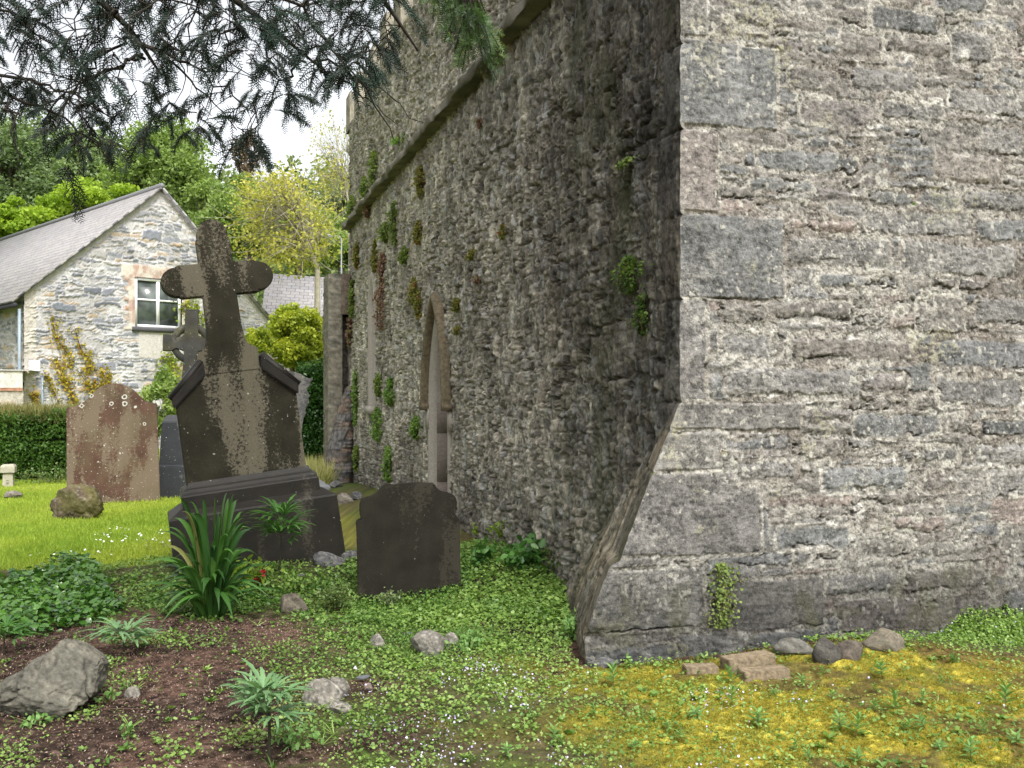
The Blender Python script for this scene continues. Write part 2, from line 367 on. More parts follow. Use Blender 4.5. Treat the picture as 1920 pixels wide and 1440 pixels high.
# side wall
iz = np.linspace(1/5.7, 1/18.35, 860); ss_ = (1/iz-5.7)/.9543; ss_[0] = 0
vs = np.concatenate([np.arange(-.35, 3.85, .0075), np.arange(3.85, 6.56, .012)])
Vg, S = np.meshgrid(vs, ss_)
d, h1, h2, h3, lx, ly = masonry(S, Vg, 202, H=.15, W=.20, warp=.08, rad=.03, subs=(.5, .9, .95))
d2_, g1, g2, g3, gx, gy = masonry(S*1.0+3.3, Vg, 233, H=.085, W=.12, warp=.06, rad=.02, subs=(.7, .95, .9))
crumb = fbm(S*30, Vg*24, 5, 61, .75); lump = fbm(S*6, Vg*5, 4, 62, .6); big = fbm(S*.8, Vg*.8, 3, 63); slaty = fbm(S*11, Vg*9, 4, 64, .65); vert = fbm(S*13, Vg*3.2, 5, 65, .7)
useb = sst(-.1, .15, fbm(S*1.7, Vg*1.7, 3, 66)); dd = np.where(useb > .5, d2_, d); q1 = np.where(useb > .5, g1, h1); q2 = np.where(useb > .5, g2, h2); q3 = np.where(useb > .5, g3, h3)
t = dd-.008-.018*sst(0, .6, fbm(S*5, Vg*7, 4, 67))+.012*crumb
st = sst(-.004, .010, t)
jag = fbm(S*8.5, Vg*3.6, 5, 68, .76)+.25*(np.abs(fbm(S*11+3, Vg*5, 4, 168, .7))-.25)
hh = (.008+.040*(q2-.3))*st*.8+.036*jag+.006*lump+.012*crumb+.012*slaty+.014*vert
flat = sst(.12, .0, ss_)[:, None]*1.0
hole = sst(.22, .42, fbm(S*4, Vg*9, 3, 69))*np.exp(-((t+.004)/.010)**2); hh -= .05*hole
stone_c = pal(q1, [(.20, .19, .17), (.165, .158, .145), (.24, .225, .195), (.18, .16, .135), (.15, .145, .138), (.27, .25, .215)])*(1+.4*(q3[..., None]-.5))*(1+.5*crumb[..., None]+.4*slaty[..., None])
mort_c = mix((.38, .36, .31), (.23, .21, .18), sst(-.2, .4, fbm(S*2, Vg*2, 4, 70, .6)))*np.clip(1+1.3*crumb[..., None], .15, 2.4)
col = mix(mort_c, stone_c, st*.85)
col *= np.clip(1+.75*vert[..., None]+.30*big[..., None]+.35*jag[..., None], .25, 2.2)*np.array([1.03, 1.01, .93])
col *= np.clip(1+.55*fbm(S*34, Vg*5, 4, 173, .7), .3, 2)[..., None]
fleck = sst(.34, .5, fbm(S*14+9, Vg*3.6, 4, 171, .65)); col = mix(col, (.42, .42, .40), fleck*.55)
pit = sst(.30, .46, fbm(S*14+2, Vg*6.5, 4, 172, .7)); hh_pit = pit
lich = sst(.42, .5, fbm(S*11, Vg*9, 3, 71)); col = mix(col, (.45, .45, .42), lich*.6)
# darker towards the corner and upwards, with green algae and ragged streaks
cornerdark = sst(3.3, .2, S+1.0*fbm(S*1.2, Vg*.35, 4, 72)+.35*fbm(S*9, Vg*.7, 3, 73)); upw = .6+.4*sst(-.2, 2.2, Vg)
col *= (1-.72*cornerdark*upw)[..., None]; grn = cornerdark*sst(.0, .4, fbm(S*2.6+3, Vg*1.1, 4, 74)); col = mix(col, (.038, .044, .014), grn*.62)
drip = sst(.30, .5, fbm(S*16, Vg*2.6, 4, 75, .6))*cornerdark; col = mix(col, (.3, .31, .29), drip*.4)
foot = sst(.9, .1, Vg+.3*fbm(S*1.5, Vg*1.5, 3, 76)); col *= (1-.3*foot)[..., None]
# quoins returning onto this side
qv = np.array([front_uv(1275, y)[1] for y in (1262, 1170, 1045, 885, 808, 754, 561, 402, 241, 81, -90)]); ql = [.3, .22, .34, .22, .3, .20, .24, .30, .2, .34]
for i_ in range(10):
    e = rect_sdf(S+.006*fbm(S*9, Vg*9, 3, 77), Vg, -.5, ql[i_], qv[i_]+.004, qv[i_+1]-.004, .012); s_ = sst(-.004, .006, e)
    dz = 1-.5*np.clip(upw, 0, 1)
    qc = np.array([(.115, .10, .08), (.11, .10, .088), (.095, .09, .078)][i_ % 3])*np.clip(1+1.1*crumb[..., None]+.8*lump[..., None]+.5*vert[..., None], .2, 2.2)*(1-.30*sst(1.4, 3.4, Vg))[..., None]
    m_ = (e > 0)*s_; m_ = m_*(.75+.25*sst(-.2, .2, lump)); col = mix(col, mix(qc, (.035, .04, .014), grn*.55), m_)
    hh = hh*(1-m_)+m_*(.008+.008*crumb+.010*lump+.006*slaty)
    hh -= .012*np.exp(-(e/.006)**2)*(S < ql[i_]+.02)*sst(-.2, .3, lump+.2)
hh -= .035*hh_pit; hh *= 1-.35*cornerdark; hh *= sst(0, .035, S); hh += jit(Vg)*np.exp(-S/.08)
send = 1.5*np.clip(1.5-Vg, .001, 2)/1.12; calm = sst(1.5, 1.35, Vg)*sst(1.0, .6, S/send); hh *= 1-.55*calm
wedge = batter_o(Vg)*np.clip(1-S/send, 0, 1); wedge = np.where(Vg > 1.5, 0, wedge)
col = mix(col, col*np.array([1.15, 1.08, .92]), calm*.8); hh = hh+wedge
cut = sst(.26, .12, Vg)*sst(.35, .0, S)*sst(-.1, .4, fbm(S*3+1, Vg*22, 3, 58)); hh -= .06*cut
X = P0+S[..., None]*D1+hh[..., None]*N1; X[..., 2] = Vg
# the doorway and the lancet are real openings
def arch_w(v, v0, vspring, vapex, half):
    """half width of a pointed opening at height v"""
    f = np.clip((v-vspring)/(vapex-vspring), 0, 1)
    R = ((vapex-vspring)**2+half**2)/(2*half)
    y = f*(vapex-vspring)
    w = np.sqrt(np.maximum(R*R-y*y, 0))-(R-half)
    return np.where((v > vapex) | (v < v0), -1, np.where(v < vspring, half, w))
DOOR = dict(s=6.0, half=.47, v0=.0, vs=1.48, va=2.60); LAN = dict(s=10.62, half=.22, v0=1.40, vs=2.95, va=3.46)
q = grid(len(ss_), len(vs))
cs = (S[:-1, :-1]+S[1:, 1:])/2; cv = (Vg[:-1, :-1]+Vg[1:, 1:])/2
keep = np.ones(cs.shape, bool)
for D in (DOOR, LAN): keep &= ~(np.abs(cs-D['s']) < arch_w(cv, D['v0']-.3, D['vs'], D['va'], D['half'])+.02)
q = q[keep.ravel()]
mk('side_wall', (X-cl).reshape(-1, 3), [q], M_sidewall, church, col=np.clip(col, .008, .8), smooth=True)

def arch_path(D, grow, n=14, foot=None):
    """points (s, v) up the near side, over the apex and down the far side, offset outwards by grow"""
    half, vs_, va = D['half'], D['vs'], D['va']; R = ((va-vs_)**2+half**2)/(2*half); Rg = R+grow
    th1 = math.acos((R-half)/Rg); pts = []
    for i in range(n+1):
        th = th1*i/n; pts.append((D['s']-(Rg*math.cos(th)-(R-half)), vs_+Rg*math.sin(th)))
    pts += [(2*D['s']-a, b) for a, b in pts[-2::-1]]
    f = D['v0'] if foot is None else foot
    return [(D['s']-half-grow, f)]+pts+[(D['s']+half+grow, f)]
def sweep(D, prof, name, mat, parent, foot=None, jitter=0, closed=False):
    """prof: list of (grow, outward)"""
    rings = [arch_path(D, g, foot=foot) for g, n_ in prof]; V = []
    for (g, n_), r in zip(prof, rings):
        for i, (s, v) in enumerate(r):
            V.append(SW(s, v, n_+jitter*(_h(np.array([i]), np.array([int(g*1000)]), 3)[0]-.5))-cl)
    n = len(rings[0]); k = len(rings); i = np.arange(k if closed else k-1)[:, None]; j = np.arange(n-1)[None]; i2 = (i+1) % k
    qd = np.stack([i*n+j, i*n+j+1, i2*n+j+1, i2*n+j], -1).reshape(-1, 4)
    return mk(name, V, [qd], mat, parent)
dj = sweep(DOOR, [(.055, -.05), (.055, .02), (-.005, .02), (-.075, -.055), (-.075, -.42)], 'doorway', M_dressl, church)
sweep(DOOR, [(.02, .018), (.025, .07), (.045, .105), (.075, .11), (.10, .075), (.105, .0)], 'hood_mould', M_hood, dj, foot=1.42, jitter=.012)
def sbox(s0, s1, v0, v1, n0, n1_, name, mat, parent, jit=0):
    V = [SW(s, v, n_)-cl for n_ in (n0, n1_) for s, v in ((s0, v0), (s1, v0), (s1, v1), (s0, v1))]
    V = np.array(V)+rng.uniform(-jit, jit, (8, 3))
    return mk(name, V, box(0, 1, 0, 1, 0, 1)[1], mat, parent)
for s0, s1 in ((5.40, 5.50), (6.47, 6.60)): sbox(s0, s1, 1.16, 1.40, -.02, .035, 'jamb_block', M_dressl, dj)
for s0, s1, in ((5.37, 5.50), (6.47, 6.64)): sbox(s0, s1, 1.38, 1.45, -.02, .10, 'hood_stop', M_hood, dj, .006)
# stones of the deep reveal, pinkish and slightly proud of each other
for k_, (a, b) in enumerate(((-.1, .52), (.53, 1.10), (1.11, 1.47))):
    sbox(6.0+.47-.077-.012, 6.0+.47-.077+.02, a, b, -.40, -.062, 'reveal_stone', M_dress, dj)
sbox(5.5, 6.5, -.1, 2.7, -.46, -.42, 'door_panel', M_wood, dj)
lw = sweep(LAN, [(.09, -.05), (.09, .03), (.0, .03), (-.05, -.05), (-.05, -.3)], 'lancet_window', M_dressl, church)
sbox(10.3, 10.95, 1.28, 1.40, -.05, .09, 'sill', M_dressl, lw); sbox(10.4, 10.85, 1.4, 3.5, -.33, -.30, 'infill', M_sidewall, lw)

# string course and battlements
sc_s = np.linspace(0, 13.25, 260); prof = [(4.62, -.03), (4.62, .135), (4.625, .145), (4.705, .15), (4.715, .14), (4.85, -.02)]; sc_o = (_h(np.floor(sc_s/.72).astype(int), np.zeros(260, int), 61)-.5)
A = np.array([[SW(s, v+.012*fbm(np.array(s*3.0), np.array(k*1.3), 3, 81)+.02*fbm(np.array(s*.6), np.array(.1), 2, 80), n_*(1+.25*fbm(np.array(s*4.0), np.array(k*2.0), 3, 82)))-cl for k, (v, n_) in enumerate(prof)] for s in sc_s])
A[:, 1:5] += sc_o[:, None, None]*.03*N1+sc_o[:, None, None]*np.array([0, 0, .014])
c_ = np.array([.17, .155, .125])*(1+.3*sc_o[:, None]+.7*fbm(sc_s[:, None]*6, np.arange(6)[None]*2., 4, 83))[..., None]; c_[:, :3] *= .8  # underside of the moulding painted darker, its shade put into the colour
mk('string_course', A.reshape(-1, 3), [grid(260, 6)], M_sidewall, church, col=c_)
def rough_block(name, mat, parent, s0, s1, v0, v1, n0, n1_, seed, cb=(.2, .19, .165), res=.05, amp=.02, frame=SW, cl_=None):
    """a masonry block in wall space with coursed stones on every face"""
    cl_ = cl if cl_ is None else cl_
    faces = []; Vall = []; Q = []; Cc = []; n = 0
    def face(fn, a, b, sd):
        nonlocal n
        na = max(2, int(a/res)+1); nb = max(2, int(b/res)+1); A_, B_ = np.meshgrid(np.linspace(0, 1, na), np.linspace(0, 1, nb), indexing='ij')
        d, h1, h2, h3, lx, ly = masonry(A_*a, B_*b, sd, H=.15, W=.26, warp=.06, rad=.03)
        st = sst(.0, .02, d-.008); ed = np.minimum(np.minimum(A_, 1-A_)*a, np.minimum(B_, 1-B_)*b); ed = sst(0, .04, ed)
        cr = fbm(A_*a*22, B_*b*22, 4, sd+3)
        h = (amp*1.3*(h2-.3)*st+amp*.8*fbm(A_*a*4, B_*b*4, 4, sd+2)+.3*amp*cr)*ed
        W_ = fn(A_, B_, h); Vall.append(W_.reshape(-1, 3)); Q.append(grid(na, nb)+n); n += na*nb
        cc = mix(np.array((.27, .26, .23)), pal(h1, [(.17, .165, .155), (.14, .14, .14), (.19, .18, .16)]), st*.8)*(1+.6*cr[..., None])*(np.array(cb)/.19); Cc.append(cc.reshape(-1, 3))
    L, H, T = s1-s0, v1-v0, n1_-n0
    def w(s, v, nn): 
        if frame is SW: return P0+s[..., None]*D1+nn[..., None]*N1+v[..., None]*np.array([0, 0, 1.])-cl_
        return frame(s, v, nn)-cl_
    face(lambda a, b, h: w(s0+a*L, v0+b*H, n1_+h), L, H, seed)            # outer
    face(lambda a, b, h: w(s0-h, v0+b*H, n0+a*T), T, H, seed+50)           # end towards the viewer
    face(lambda a, b, h: w(s1+h, v0+b*H, n0+a*T), T, H, seed+90)
    face(lambda a, b, h: w(s0+a*L, v1+h, n0+b*T), L, T, seed+130)
    face(lambda a, b, h: w(s0+a*L, v0+b*H, n0-h), L, H, seed+170)
    return mk(name, np.concatenate(Vall), Q, mat, parent, col=np.clip(np.concatenate(Cc), .01, .8))
for k_, (x, yt) in enumerate(((656, 171), (672, 133), (700, 81), (723, 22), (751, -40), (790, -130), (840, -250))):
    Z = 2.748/((x-CX)/F+.3133); s1 = (Z-5.7)/.9543; vt = EYE-(yt-HY)*Z/F
    rough_block('merlon', M_sidewall, church, s1, s1+.5, 6.5, vt, -.45, -.001, 900+k_*7)
rough_block('parapet', M_sidewall, church, -.0, 13.2, 6.35, 6.50, -.6, -.012, 980, res=.12)
mk('rear_wall', np.array([SW(13.2, -.3)-cl, SW(13.2, 6.5)-cl, SW(13.2, 6.5, -7)-cl, SW(13.2, -.3, -7)-cl]), [np.array([[0, 1, 2, 3]])], M_sidewall, church, col=np.full((4, 3), .16))
mk('roof', np.array([SW(0, 6.4, -.5)-cl, SW(13.2, 6.4, -.5)-cl, SW(13.2, 7.2, -3.5)-cl, SW(0, 7.2, -3.5)-cl]), [np.array([[0, 1, 2, 3]])], m_plain('roof_slate', (.08, .085, .1)), church)

# broken buttress standing at the far end of the church wall
def blockthing(name, s0, s1, v1, n1_, seed): pass
bt_loc = SW(13.1, 0, .3)
but = empty('buttress', bt_loc, 'narrow rubble buttress with a dark recessed slot at the far end of the church', 'buttress')
rough_block('shaft', M_sidewall, but, 13.0, 13.75, -.3, 3.78, .16, .41, 700, (.13, .125, .11), res=.03, amp=.03, cl_=bt_loc)
rough_block('inner_pier', M_sidewall, but, 13.0, 13.75, -.3, 3.70, -.1, .04, 720, (.13, .12, .11), res=.03, amp=.03, cl_=bt_loc)
rough_block('recess', M_sidewall, but, 13.2, 13.6, -.3, 3.2, .03, .17, 740, cb=(.06, .055, .05), res=.03, amp=.02, cl_=bt_loc)
rough_block('cap', M_sidewall, but, 12.98, 13.77, 3.05, 3.79, .02, .18, 760, cb=(.11, .09, .08), res=.03, amp=.03, cl_=bt_loc)
# sloping broken foot
nS, nV = 60, 120
a_, b_ = np.meshgrid(np.linspace(0, 1, nS), np.linspace(0, 1, nV), indexing='ij')
vv = -.2+b_*1.95; reach = .50*np.clip(1-b_, 0, 1)**.75+.02
th = a_*PI; sx = 12.95-np.sin(th)*(.28+.22*(1-b_)); nx = -.05+(1-np.cos(th))/2*(.1+reach*1.1)
d, h1, h2, h3, lx, ly = masonry(nx+sx, vv, 770, H=.16, W=.3, warp=.05)
hb = .05*(h2-.4)*sst(0, .03, d)+.05*fbm(a_*4, vv*5, 4, 771)
X = P0+(sx-hb)[..., None]*D1+nx[..., None]*N1; X[..., 2] = vv
cc = pal(h1, [(.16, .14, .12), (.12, .115, .11), (.19, .14, .11)])*(1+.8*fbm(a_*20, vv*14, 4, 772))[..., None]*(.55+.45*sst(0, .03, d))[..., None]
mk('broken_foot', (X-bt_loc).reshape(-1, 3), [grid(nS, nV)], M_sidewall, but, col=np.clip(cc, .01, .6), smooth=True)

# ---------------------------- stone house behind
M_gable = m_vcol('house_rubble', 30, .3, .5, .03)
M_slate = None
def slate_mat():
    m, nt, N, L, b = new_mat('roof_slates'); setp(b, .6, .35)
    tc = N.new('ShaderNodeTexCoord'); br = N.new('ShaderNodeTexBrick'); L.new(tc.outputs['UV'], br.inputs['Vector'])
    br.inputs['Color1'].default_value = (.26, .25, .25, 1); br.inputs['Color2'].default_value = (.19, .185, .19, 1); br.inputs['Mortar'].default_value = (.07, .07, .075, 1)
    br.inputs['Scale'].default_value = 1.0; br.inputs['Mortar Size'].default_value = .012; br.inputs['Brick Width'].default_value = .3; br.inputs['Row Height'].default_value = .22; br.inputs['Bias'].default_value = -.2
    f = noise_node(nt, tc.outputs['Object'], 2.2, 8, .7); c = mixc(nt, br.outputs['Color'], (.25, .235, .20), ramp(nt, f, [(.45, 0.0), (.75, .7)]))
    f2 = noise_node(nt, tc.outputs['Object'], 14, 8, .7); c = mixc(nt, c, ramp(nt, f2, [(.3, .7), (.7, 1.35)]), 1.0, 'MULTIPLY')
    L.new(c, b.inputs['Base Color']); bump(nt, br.outputs['Fac'], b, -.6, .03); return m
M_slate = slate_mat()
HA = np.array([(45-CX)/F*28, 28.0, 0]); G1 = np.array([.7111, .7031, 0]); G2 = np.array([-.7031, .7111, 0])   # gable direction, ridge direction
house = empty('house', HA, 'whitewashed rubble stone house with a grey slate roof and one white window in its gable', 'house')
EV, RV, GW, RT = 4.5, 8.0, 8.87, 3.98
def HP(t, v, n=0.0, r=0.0):      # n: out of the gable, r: back along the ridge
    return t*G1-n*G2+r*G2+np.array([0, 0, v])
tg = np.linspace(0, GW, 330); vg = np.linspace(-.3, RV, 310)
Tg, Vg = np.meshgrid(tg, vg, indexing='ij')
top = np.where(Tg < RT, EV+(RV-EV)*Tg/RT, RV-(RV-3.05)*(Tg-RT)/(GW-RT)); Vc = -.3+(Vg+.3)/(RV+.3)*(top+.3)
def house_face(T_, V_, sd):
    d, h1, h2, h3, lx, ly = masonry(T_, V_, sd, H=.26, W=.52, warp=.10, rad=.06, subs=(.1, .5, .9))
    cr = fbm(T_*14, V_*14, 5, sd+4, .7); lp = fbm(T_*2.5, V_*3, 4, sd+5)
    t = d-.012-.03*sst(-.1, .5, fbm(T_*2.4, V_*3.6, 4, sd+6))+.018*cr; st = sst(-.01, .02, t)
    st = st*np.where(h3 > .12, 1, .15)
    sc = pal(h1, [(.20, .21, .235), (.12, .135, .16), (.27, .265, .26), (.09, .10, .12), (.32, .31, .30), (.23, .235, .25), (.33, .25, .16), (.16, .17, .20), (.36, .34, .31)])*(1+.35*cr[..., None])
    mc = mix((.47, .46, .455), (.33, .32, .31), sst(-.3, .4, fbm(T_*1.1, V_*1.3, 4, sd+7)))*(1+.3*cr[..., None])
    c = mix(mc, sc, st*.9); h = .035*(h2+.2)*st+.02*lp+.012*cr
    return c, h, cr
col, hh, cr = house_face(Tg, Vc, 404)
# worn brick round the window: lintel and jambs (seen in the photo as pinkish)
def gable_tv(x, y):
    r = (x-CX)/F; t = (HA[0]-28*r)/(r*.7031-.7111); Z = 28+.7031*t
    return t, EYE-(y-HY)*Z/F
wl, wt = gable_tv(253, 523); wr_, wb = gable_tv(340, 615); wt2 = gable_tv(340, 523)[1]; wb = (wb+gable_tv(253, 615)[1])/2; wt = (wt+wt2)/2
brk = ((Tg > wl-.42) & (Tg < wr_+.35) & (Vc > wt-.02) & (Vc < wt+.38)) | ((Tg > wl-.34+.12*(np.floor(Vc/.15) % 2)) & (Tg < wr_+.3) & (Vc > wb-.1) & (Vc <= wt))
bp = _h(np.floor(Tg/.11+.0).astype(int), np.floor(Vc/.38).astype(int), 9); bj = np.minimum(np.abs((Tg/.11) % 1-.5), .5)
bc = mix((.34, .22, .17), (.42, .36, .31), bp)*(1+.5*cr[..., None]); bc = mix(bc, (.5, .46, .40), sst(-.1, .3, fbm(Tg*3, Vc*3, 4, 411)))
col[brk] = bc[brk]; hh[brk] = .03+.01*cr[brk]
verge = (top-Vc) < .20; col[verge] = (np.array([.40, .385, .36])*(1+.3*cr[..., None]))[verge]
qx = (Tg < .32) & (((Vc/.33) % 1) > .04); col[qx] = (np.array([.42, .39, .34])*(1+.4*cr[..., None]))[qx]
patch = (Tg > wl+.1) & (Tg < wr_+.6) & (Vc < wb-.12) & (Vc > wb-.95); col[patch] = (np.array([.42, .40, .37])*(1+.25*cr[..., None]))[patch]; hh[patch] = .03
low = sst(1.6, .2, Vc); col *= (1-.15*low)[..., None]
X = Tg[..., None]*G1-hh[..., None]*G2; X[..., 2] = Vc
q = grid(len(tg), len(vg)); ct = (Tg[:-1, :-1]+Tg[1:, 1:])/2; cv = (Vc[:-1, :-1]+Vc[1:, 1:])/2
q = q[~((ct > wl) & (ct < wr_) & (cv > wb) & (cv < wt)).ravel()]
mk('gable_wall', X.reshape(-1, 3), [q], M_gable, house, col=np.clip(col, .01, .85), smooth=True)
# long side wall running back to the left
rg = np.linspace(0, 16, 240); vg = np.linspace(-.3, EV, 130); Rg, V2 = np.meshgrid(rg, vg, indexing='ij'); col, hh, cr = house_face(Rg, V2, 460)
X = Rg[..., None]*G2-hh[..., None]*G1; X[..., 2] = V2
mk('side_wall', X.reshape(-1, 3), [grid(240, 130)], M_gable, house, col=np.clip(col*.9, .01, .85), smooth=True)
def uvquad(name, pts, uvs, mat, parent, thick=.06):
    """a roof slope: a slab with uv in metres on its top"""
    p = [np.asarray(a, float) for a in pts]; n = np.cross(p[1]-p[0], p[3]-p[0]); n /= np.linalg.norm(n)
    if n[2] < 0: n = -n
    V = [a+n*thick for a in p]+p
    o = mk(name, V, [np.array([[0, 1, 2, 3], [7, 6, 5, 4], [0, 4, 5, 1], [1, 5, 6, 2], [2, 6, 7, 3], [3, 7, 4, 0]])], mat, parent)
    uvl = o.data.uv_layers.new(name='UVMap'); d_ = {i: uvs[i % 4] for i in range(8)}
    for lp in o.data.loops: uvl.data[lp.index].uv = d_[lp.vertex_index]
    return o
ov = .18
def slope(name, tA, vA, tB, vB, L, mat=M_slate, parent=house):
    return uvquad(name, [HP(tA, vA, ov), HP(tB, vB, ov), HP(tB, vB, 0, L), HP(tA, vA, 0, L)], [(0, 0), (0, math.hypot(tB-tA, vB-vA)), (L, math.hypot(tB-tA, vB-vA)), (L, 0)], mat, parent)
slope('roof_slope', -.35, EV-.30, RT, RV+.02, 16); slope('roof_slope', RT, RV+.02, GW+.25, 2.85, 16)
Vr, Pr = tube([HP(RT, RV+.1, ov), HP(RT, RV+.1, 0, 8), HP(RT, RV+.1, 0, 16)], .09, 6); mk('ridge_tiles', Vr, Pr, m_plain('ridge_tile', (.16, .16, .17)), house)
M_upvc = m_plain('white_window_frame', (.75, .76, .78), .04, 5, .35, .5, .0)
def glass_mat():
    m, nt, N, L, b = new_mat('dark_glass'); setp(b, .12, .35); b.inputs['Base Color'].default_value = (.05, .06, .06, 1)
    tc = N.new('ShaderNodeTexCoord'); f = noise_node(nt, tc.outputs['Object'], 2.4, 4, .5)
    L.new(ramp(nt, f, [(.35, (.03, .035, .035)), (.6, (.10, .12, .11))]), b.inputs['Base Color']); return m
M_glass = glass_mat()
def hbox(t0, t1, v0, v1, n0, n1_, name, mat, parent, jit=0):
    V = np.array([HP(t, v, n_) for n_ in (n0, n1_) for t, v in ((t0, v0), (t1, v0), (t1, v1), (t0, v1))])
    return mk(name, V, box(0, 1, 0, 1, 0, 1)[1], mat, parent)
def frame_boxes(t0, t1, v0, v1, w, n0, n1_, bars_t=(), bars_v=()):
    S_ = Soup(); fb = box(0, 1, 0, 1, 0, 1)[1]
    def b_(a, b, c, e, g0=n0, g1=n1_): S_.add(np.array([HP(t, v, n_) for n_ in (g0, g1) for t, v in ((a, c), (b, c), (b, e), (a, e))]), fb)
    b_(t0, t0+w, v0, v1); b_(t1-w, t1, v0, v1); b_(t0+w, t1-w, v1-w, v1); b_(t0+w, t1-w, v0, v0+w)
    for t in bars_t: b_(t-w*.55, t+w*.55, v0+w, v1-w, n0+.004, n1_-.004)
    for v in bars_v: b_(t0+w, t1-w, v-w*.3, v+w*.3, n0+.012, n1_-.012)
    return S_
mt_ = (wl+wr_)/2
win = frame_boxes(wl, wr_, wb, wt, .085, -.10, -.02, (mt_,), (wb+.56*(wt-wb),)).build('window_frame', M_upvc, house)
hbox(wl, wr_, wb, wt, -.16, -.075, 'pane', M_glass, win)
S_ = Soup(); fb = box(0, 1, 0, 1, 0, 1)[1]
hbox(wl-.1, wr_+.1, wb-.13, wb-.001, -.05, .10, 'sill', m_plain('dark_sill', (.07, .07, .075)), win)
M_pipe = m_plain('grey_plastic_pipe', (.22, .27, .31), .08, 8, .45, .4, 0)
Vr, Pr = tube([HP(-.14, EV-.45, .05), HP(-.14, 2.3, .05), HP(-.14, 2.25, .05)], .045, 8); mk('downpipe', Vr, Pr, M_pipe, house)
Vr, Pr = tube([HP(-.3, EV-.36, .2), HP(-.3, EV-.36, 0, 8), HP(-.3, EV-.36, 0, 16)], .07, 8); mk('gutter', Vr, Pr, m_plain('dark_gutter', (.03, .032, .035)), house)
ta, va = gable_tv(78, 700); Vr, Pr = tube([HP(ta, va, .05), HP(ta, .3, .05)], .035, 8); mk('waste_pipe', Vr, Pr, M_pipe, house)
a0, b0 = gable_tv(53, 695); a1, b1 = gable_tv(73, 677)
import bmesh
bm = bmesh.new(); bmesh.ops.create_cube(bm, size=1)
for v in bm.verts: v.co = HP((a0+a1)/2+v.co.x*(a1-a0), (b0+b1)/2+v.co.z*(b1-b0)*1.1, .06+v.co.y*.10*(1 if v.co.z < 0 else .7))
bm_obj('alarm_box', bm, M_upvc, house, bevel=.015)
# small side window and lower left outbuilding
sw = mk('side_window', np.array([G2*2.15-G1*.05+np.array([0, 0, z]) for z in (2.55, 3.9)]+[G2*3.2-G1*.05+np.array([0, 0, z]) for z in (3.9, 2.55)]), [np.array([[0, 1, 2, 3]])], M_glass, house)
for r0, r1, z0, z1 in ((2.05, 2.13, 2.45, 4.0), (3.22, 3.3, 2.45, 4.0), (2.13, 3.22, 3.92, 4.0), (2.13, 3.22, 2.45, 2.53)):
    V = np.array([G2*r-G1*n_+np.array([0, 0, z]) for n_ in (0, .09) for r, z in ((r0, z0), (r1, z0), (r1, z1), (r0, z1))]); mk('frame', V, box(0, 1, 0, 1, 0, 1)[1], M_upvc, sw)
# lean-to: low wall with render band in front of the side wall
ls = P(-60, 900, 26.8); ls[2] = 0
lean = empty('outbuilding', ls, 'low rubble outbuilding with a pale rendered top band beside the house', 'outbuilding')
def lwall(z0, z1, dn, c0, c1, nm, sd):
    na, nb = 90, max(3, int((z1-z0)/.04)); A_, B_ = np.meshgrid(np.linspace(0, 1, na), np.linspace(z0, z1, nb), indexing='ij')
    L_ = (np.array([(44-CX)/F*27.2, 27.2, 0])-ls); Ln = np.linalg.norm(L_); d, h1, h2, h3, lx, ly = masonry(A_*Ln, B_, sd, H=.2, W=.4, warp=.06)
    cr = fbm(A_*Ln*14, B_*14, 4, sd); st = sst(0, .03, d-.02)
    if c1 is None: c = np.array(c0)*(1+.35*cr[..., None]); h = .01*cr
    else: c = mix(c0, pal(h1, c1), st)*(1+.4*cr[..., None]); h = .03*st*h2
    W_ = A_[..., None]*L_+np.array([0, -1, 0])*(h+dn)[..., None]; W_[..., 2] = B_
    return mk(nm, W_.reshape(-1, 3), [grid(na, nb)], M_gable, lean, col=np.clip(c, .01, .8), smooth=True)
lwall(-.3, 1.75, 0, (.36, .33, .28), [(.22, .2, .17), (.3, .25, .18), (.17, .16, .15)], 'wall', 480)
lwall(1.751, 1.83, .04, (.33, .17, .11), None, 'brick_course', 481)
lwall(1.832, 2.3, .05, (.50, .47, .42), None, 'rendered_band', 482)
L_ = np.array([(44-CX)/F*27.2, 27.2, 0])-ls
mk('coping', np.array([[0, -.1, 2.3], [0, .9, 2.35], [L_[0]+.03, L_[1]+.9, 2.35], [L_[0]+.03, L_[1]-.1, 2.3]]), [np.array([[0, 3, 2, 1]])], m_plain('coping_grey', (.4, .38, .35)), lean)

# second wing with a lower slate roof, right of the gable
wg = P(500, 900, 37.0); wg[2] = 0
wing = empty('cottage', wg, 'low slate roofed cottage half hidden behind the yellow green bush', 'cottage')
e0 = P(490, 592, 36.5)-wg; e1 = P(700, 600, 36.5)-wg; r0 = P(500, 515, 39)-wg; r1 = P(720, 530, 39)-wg
Lw = np.linalg.norm(e1-e0); uvquad('roof', [e0, e1, r1, r0], [(0, 0), (Lw, 0), (Lw, 3), (0, 3)], M_slate, wing)
na, nb = 120, 90; A_, B_ = np.meshgrid(np.linspace(0, 1, na), np.linspace(-.3, 1, nb), indexing='ij'); Bz = np.where(B_ < 0, B_, B_*e0[2])
col, hh, cr = house_face(A_*Lw, Bz, 490); W_ = e0+(e1-e0)*A_[..., None]+np.array([0, .25, 0])-np.array([0, 1, 0])*hh[..., None]; W_[..., 2] = Bz
mk('wall', W_.reshape(-1, 3), [grid(na, nb)], M_gable, wing, col=np.clip(col, .01, .8), smooth=True)
pd = P(545, 595, 36.4)-wg; Vr, Pr = tube([pd, pd*np.array([1, 1, 0])], .05, 8); mk('downpipe', Vr, Pr, M_upvc, wing)
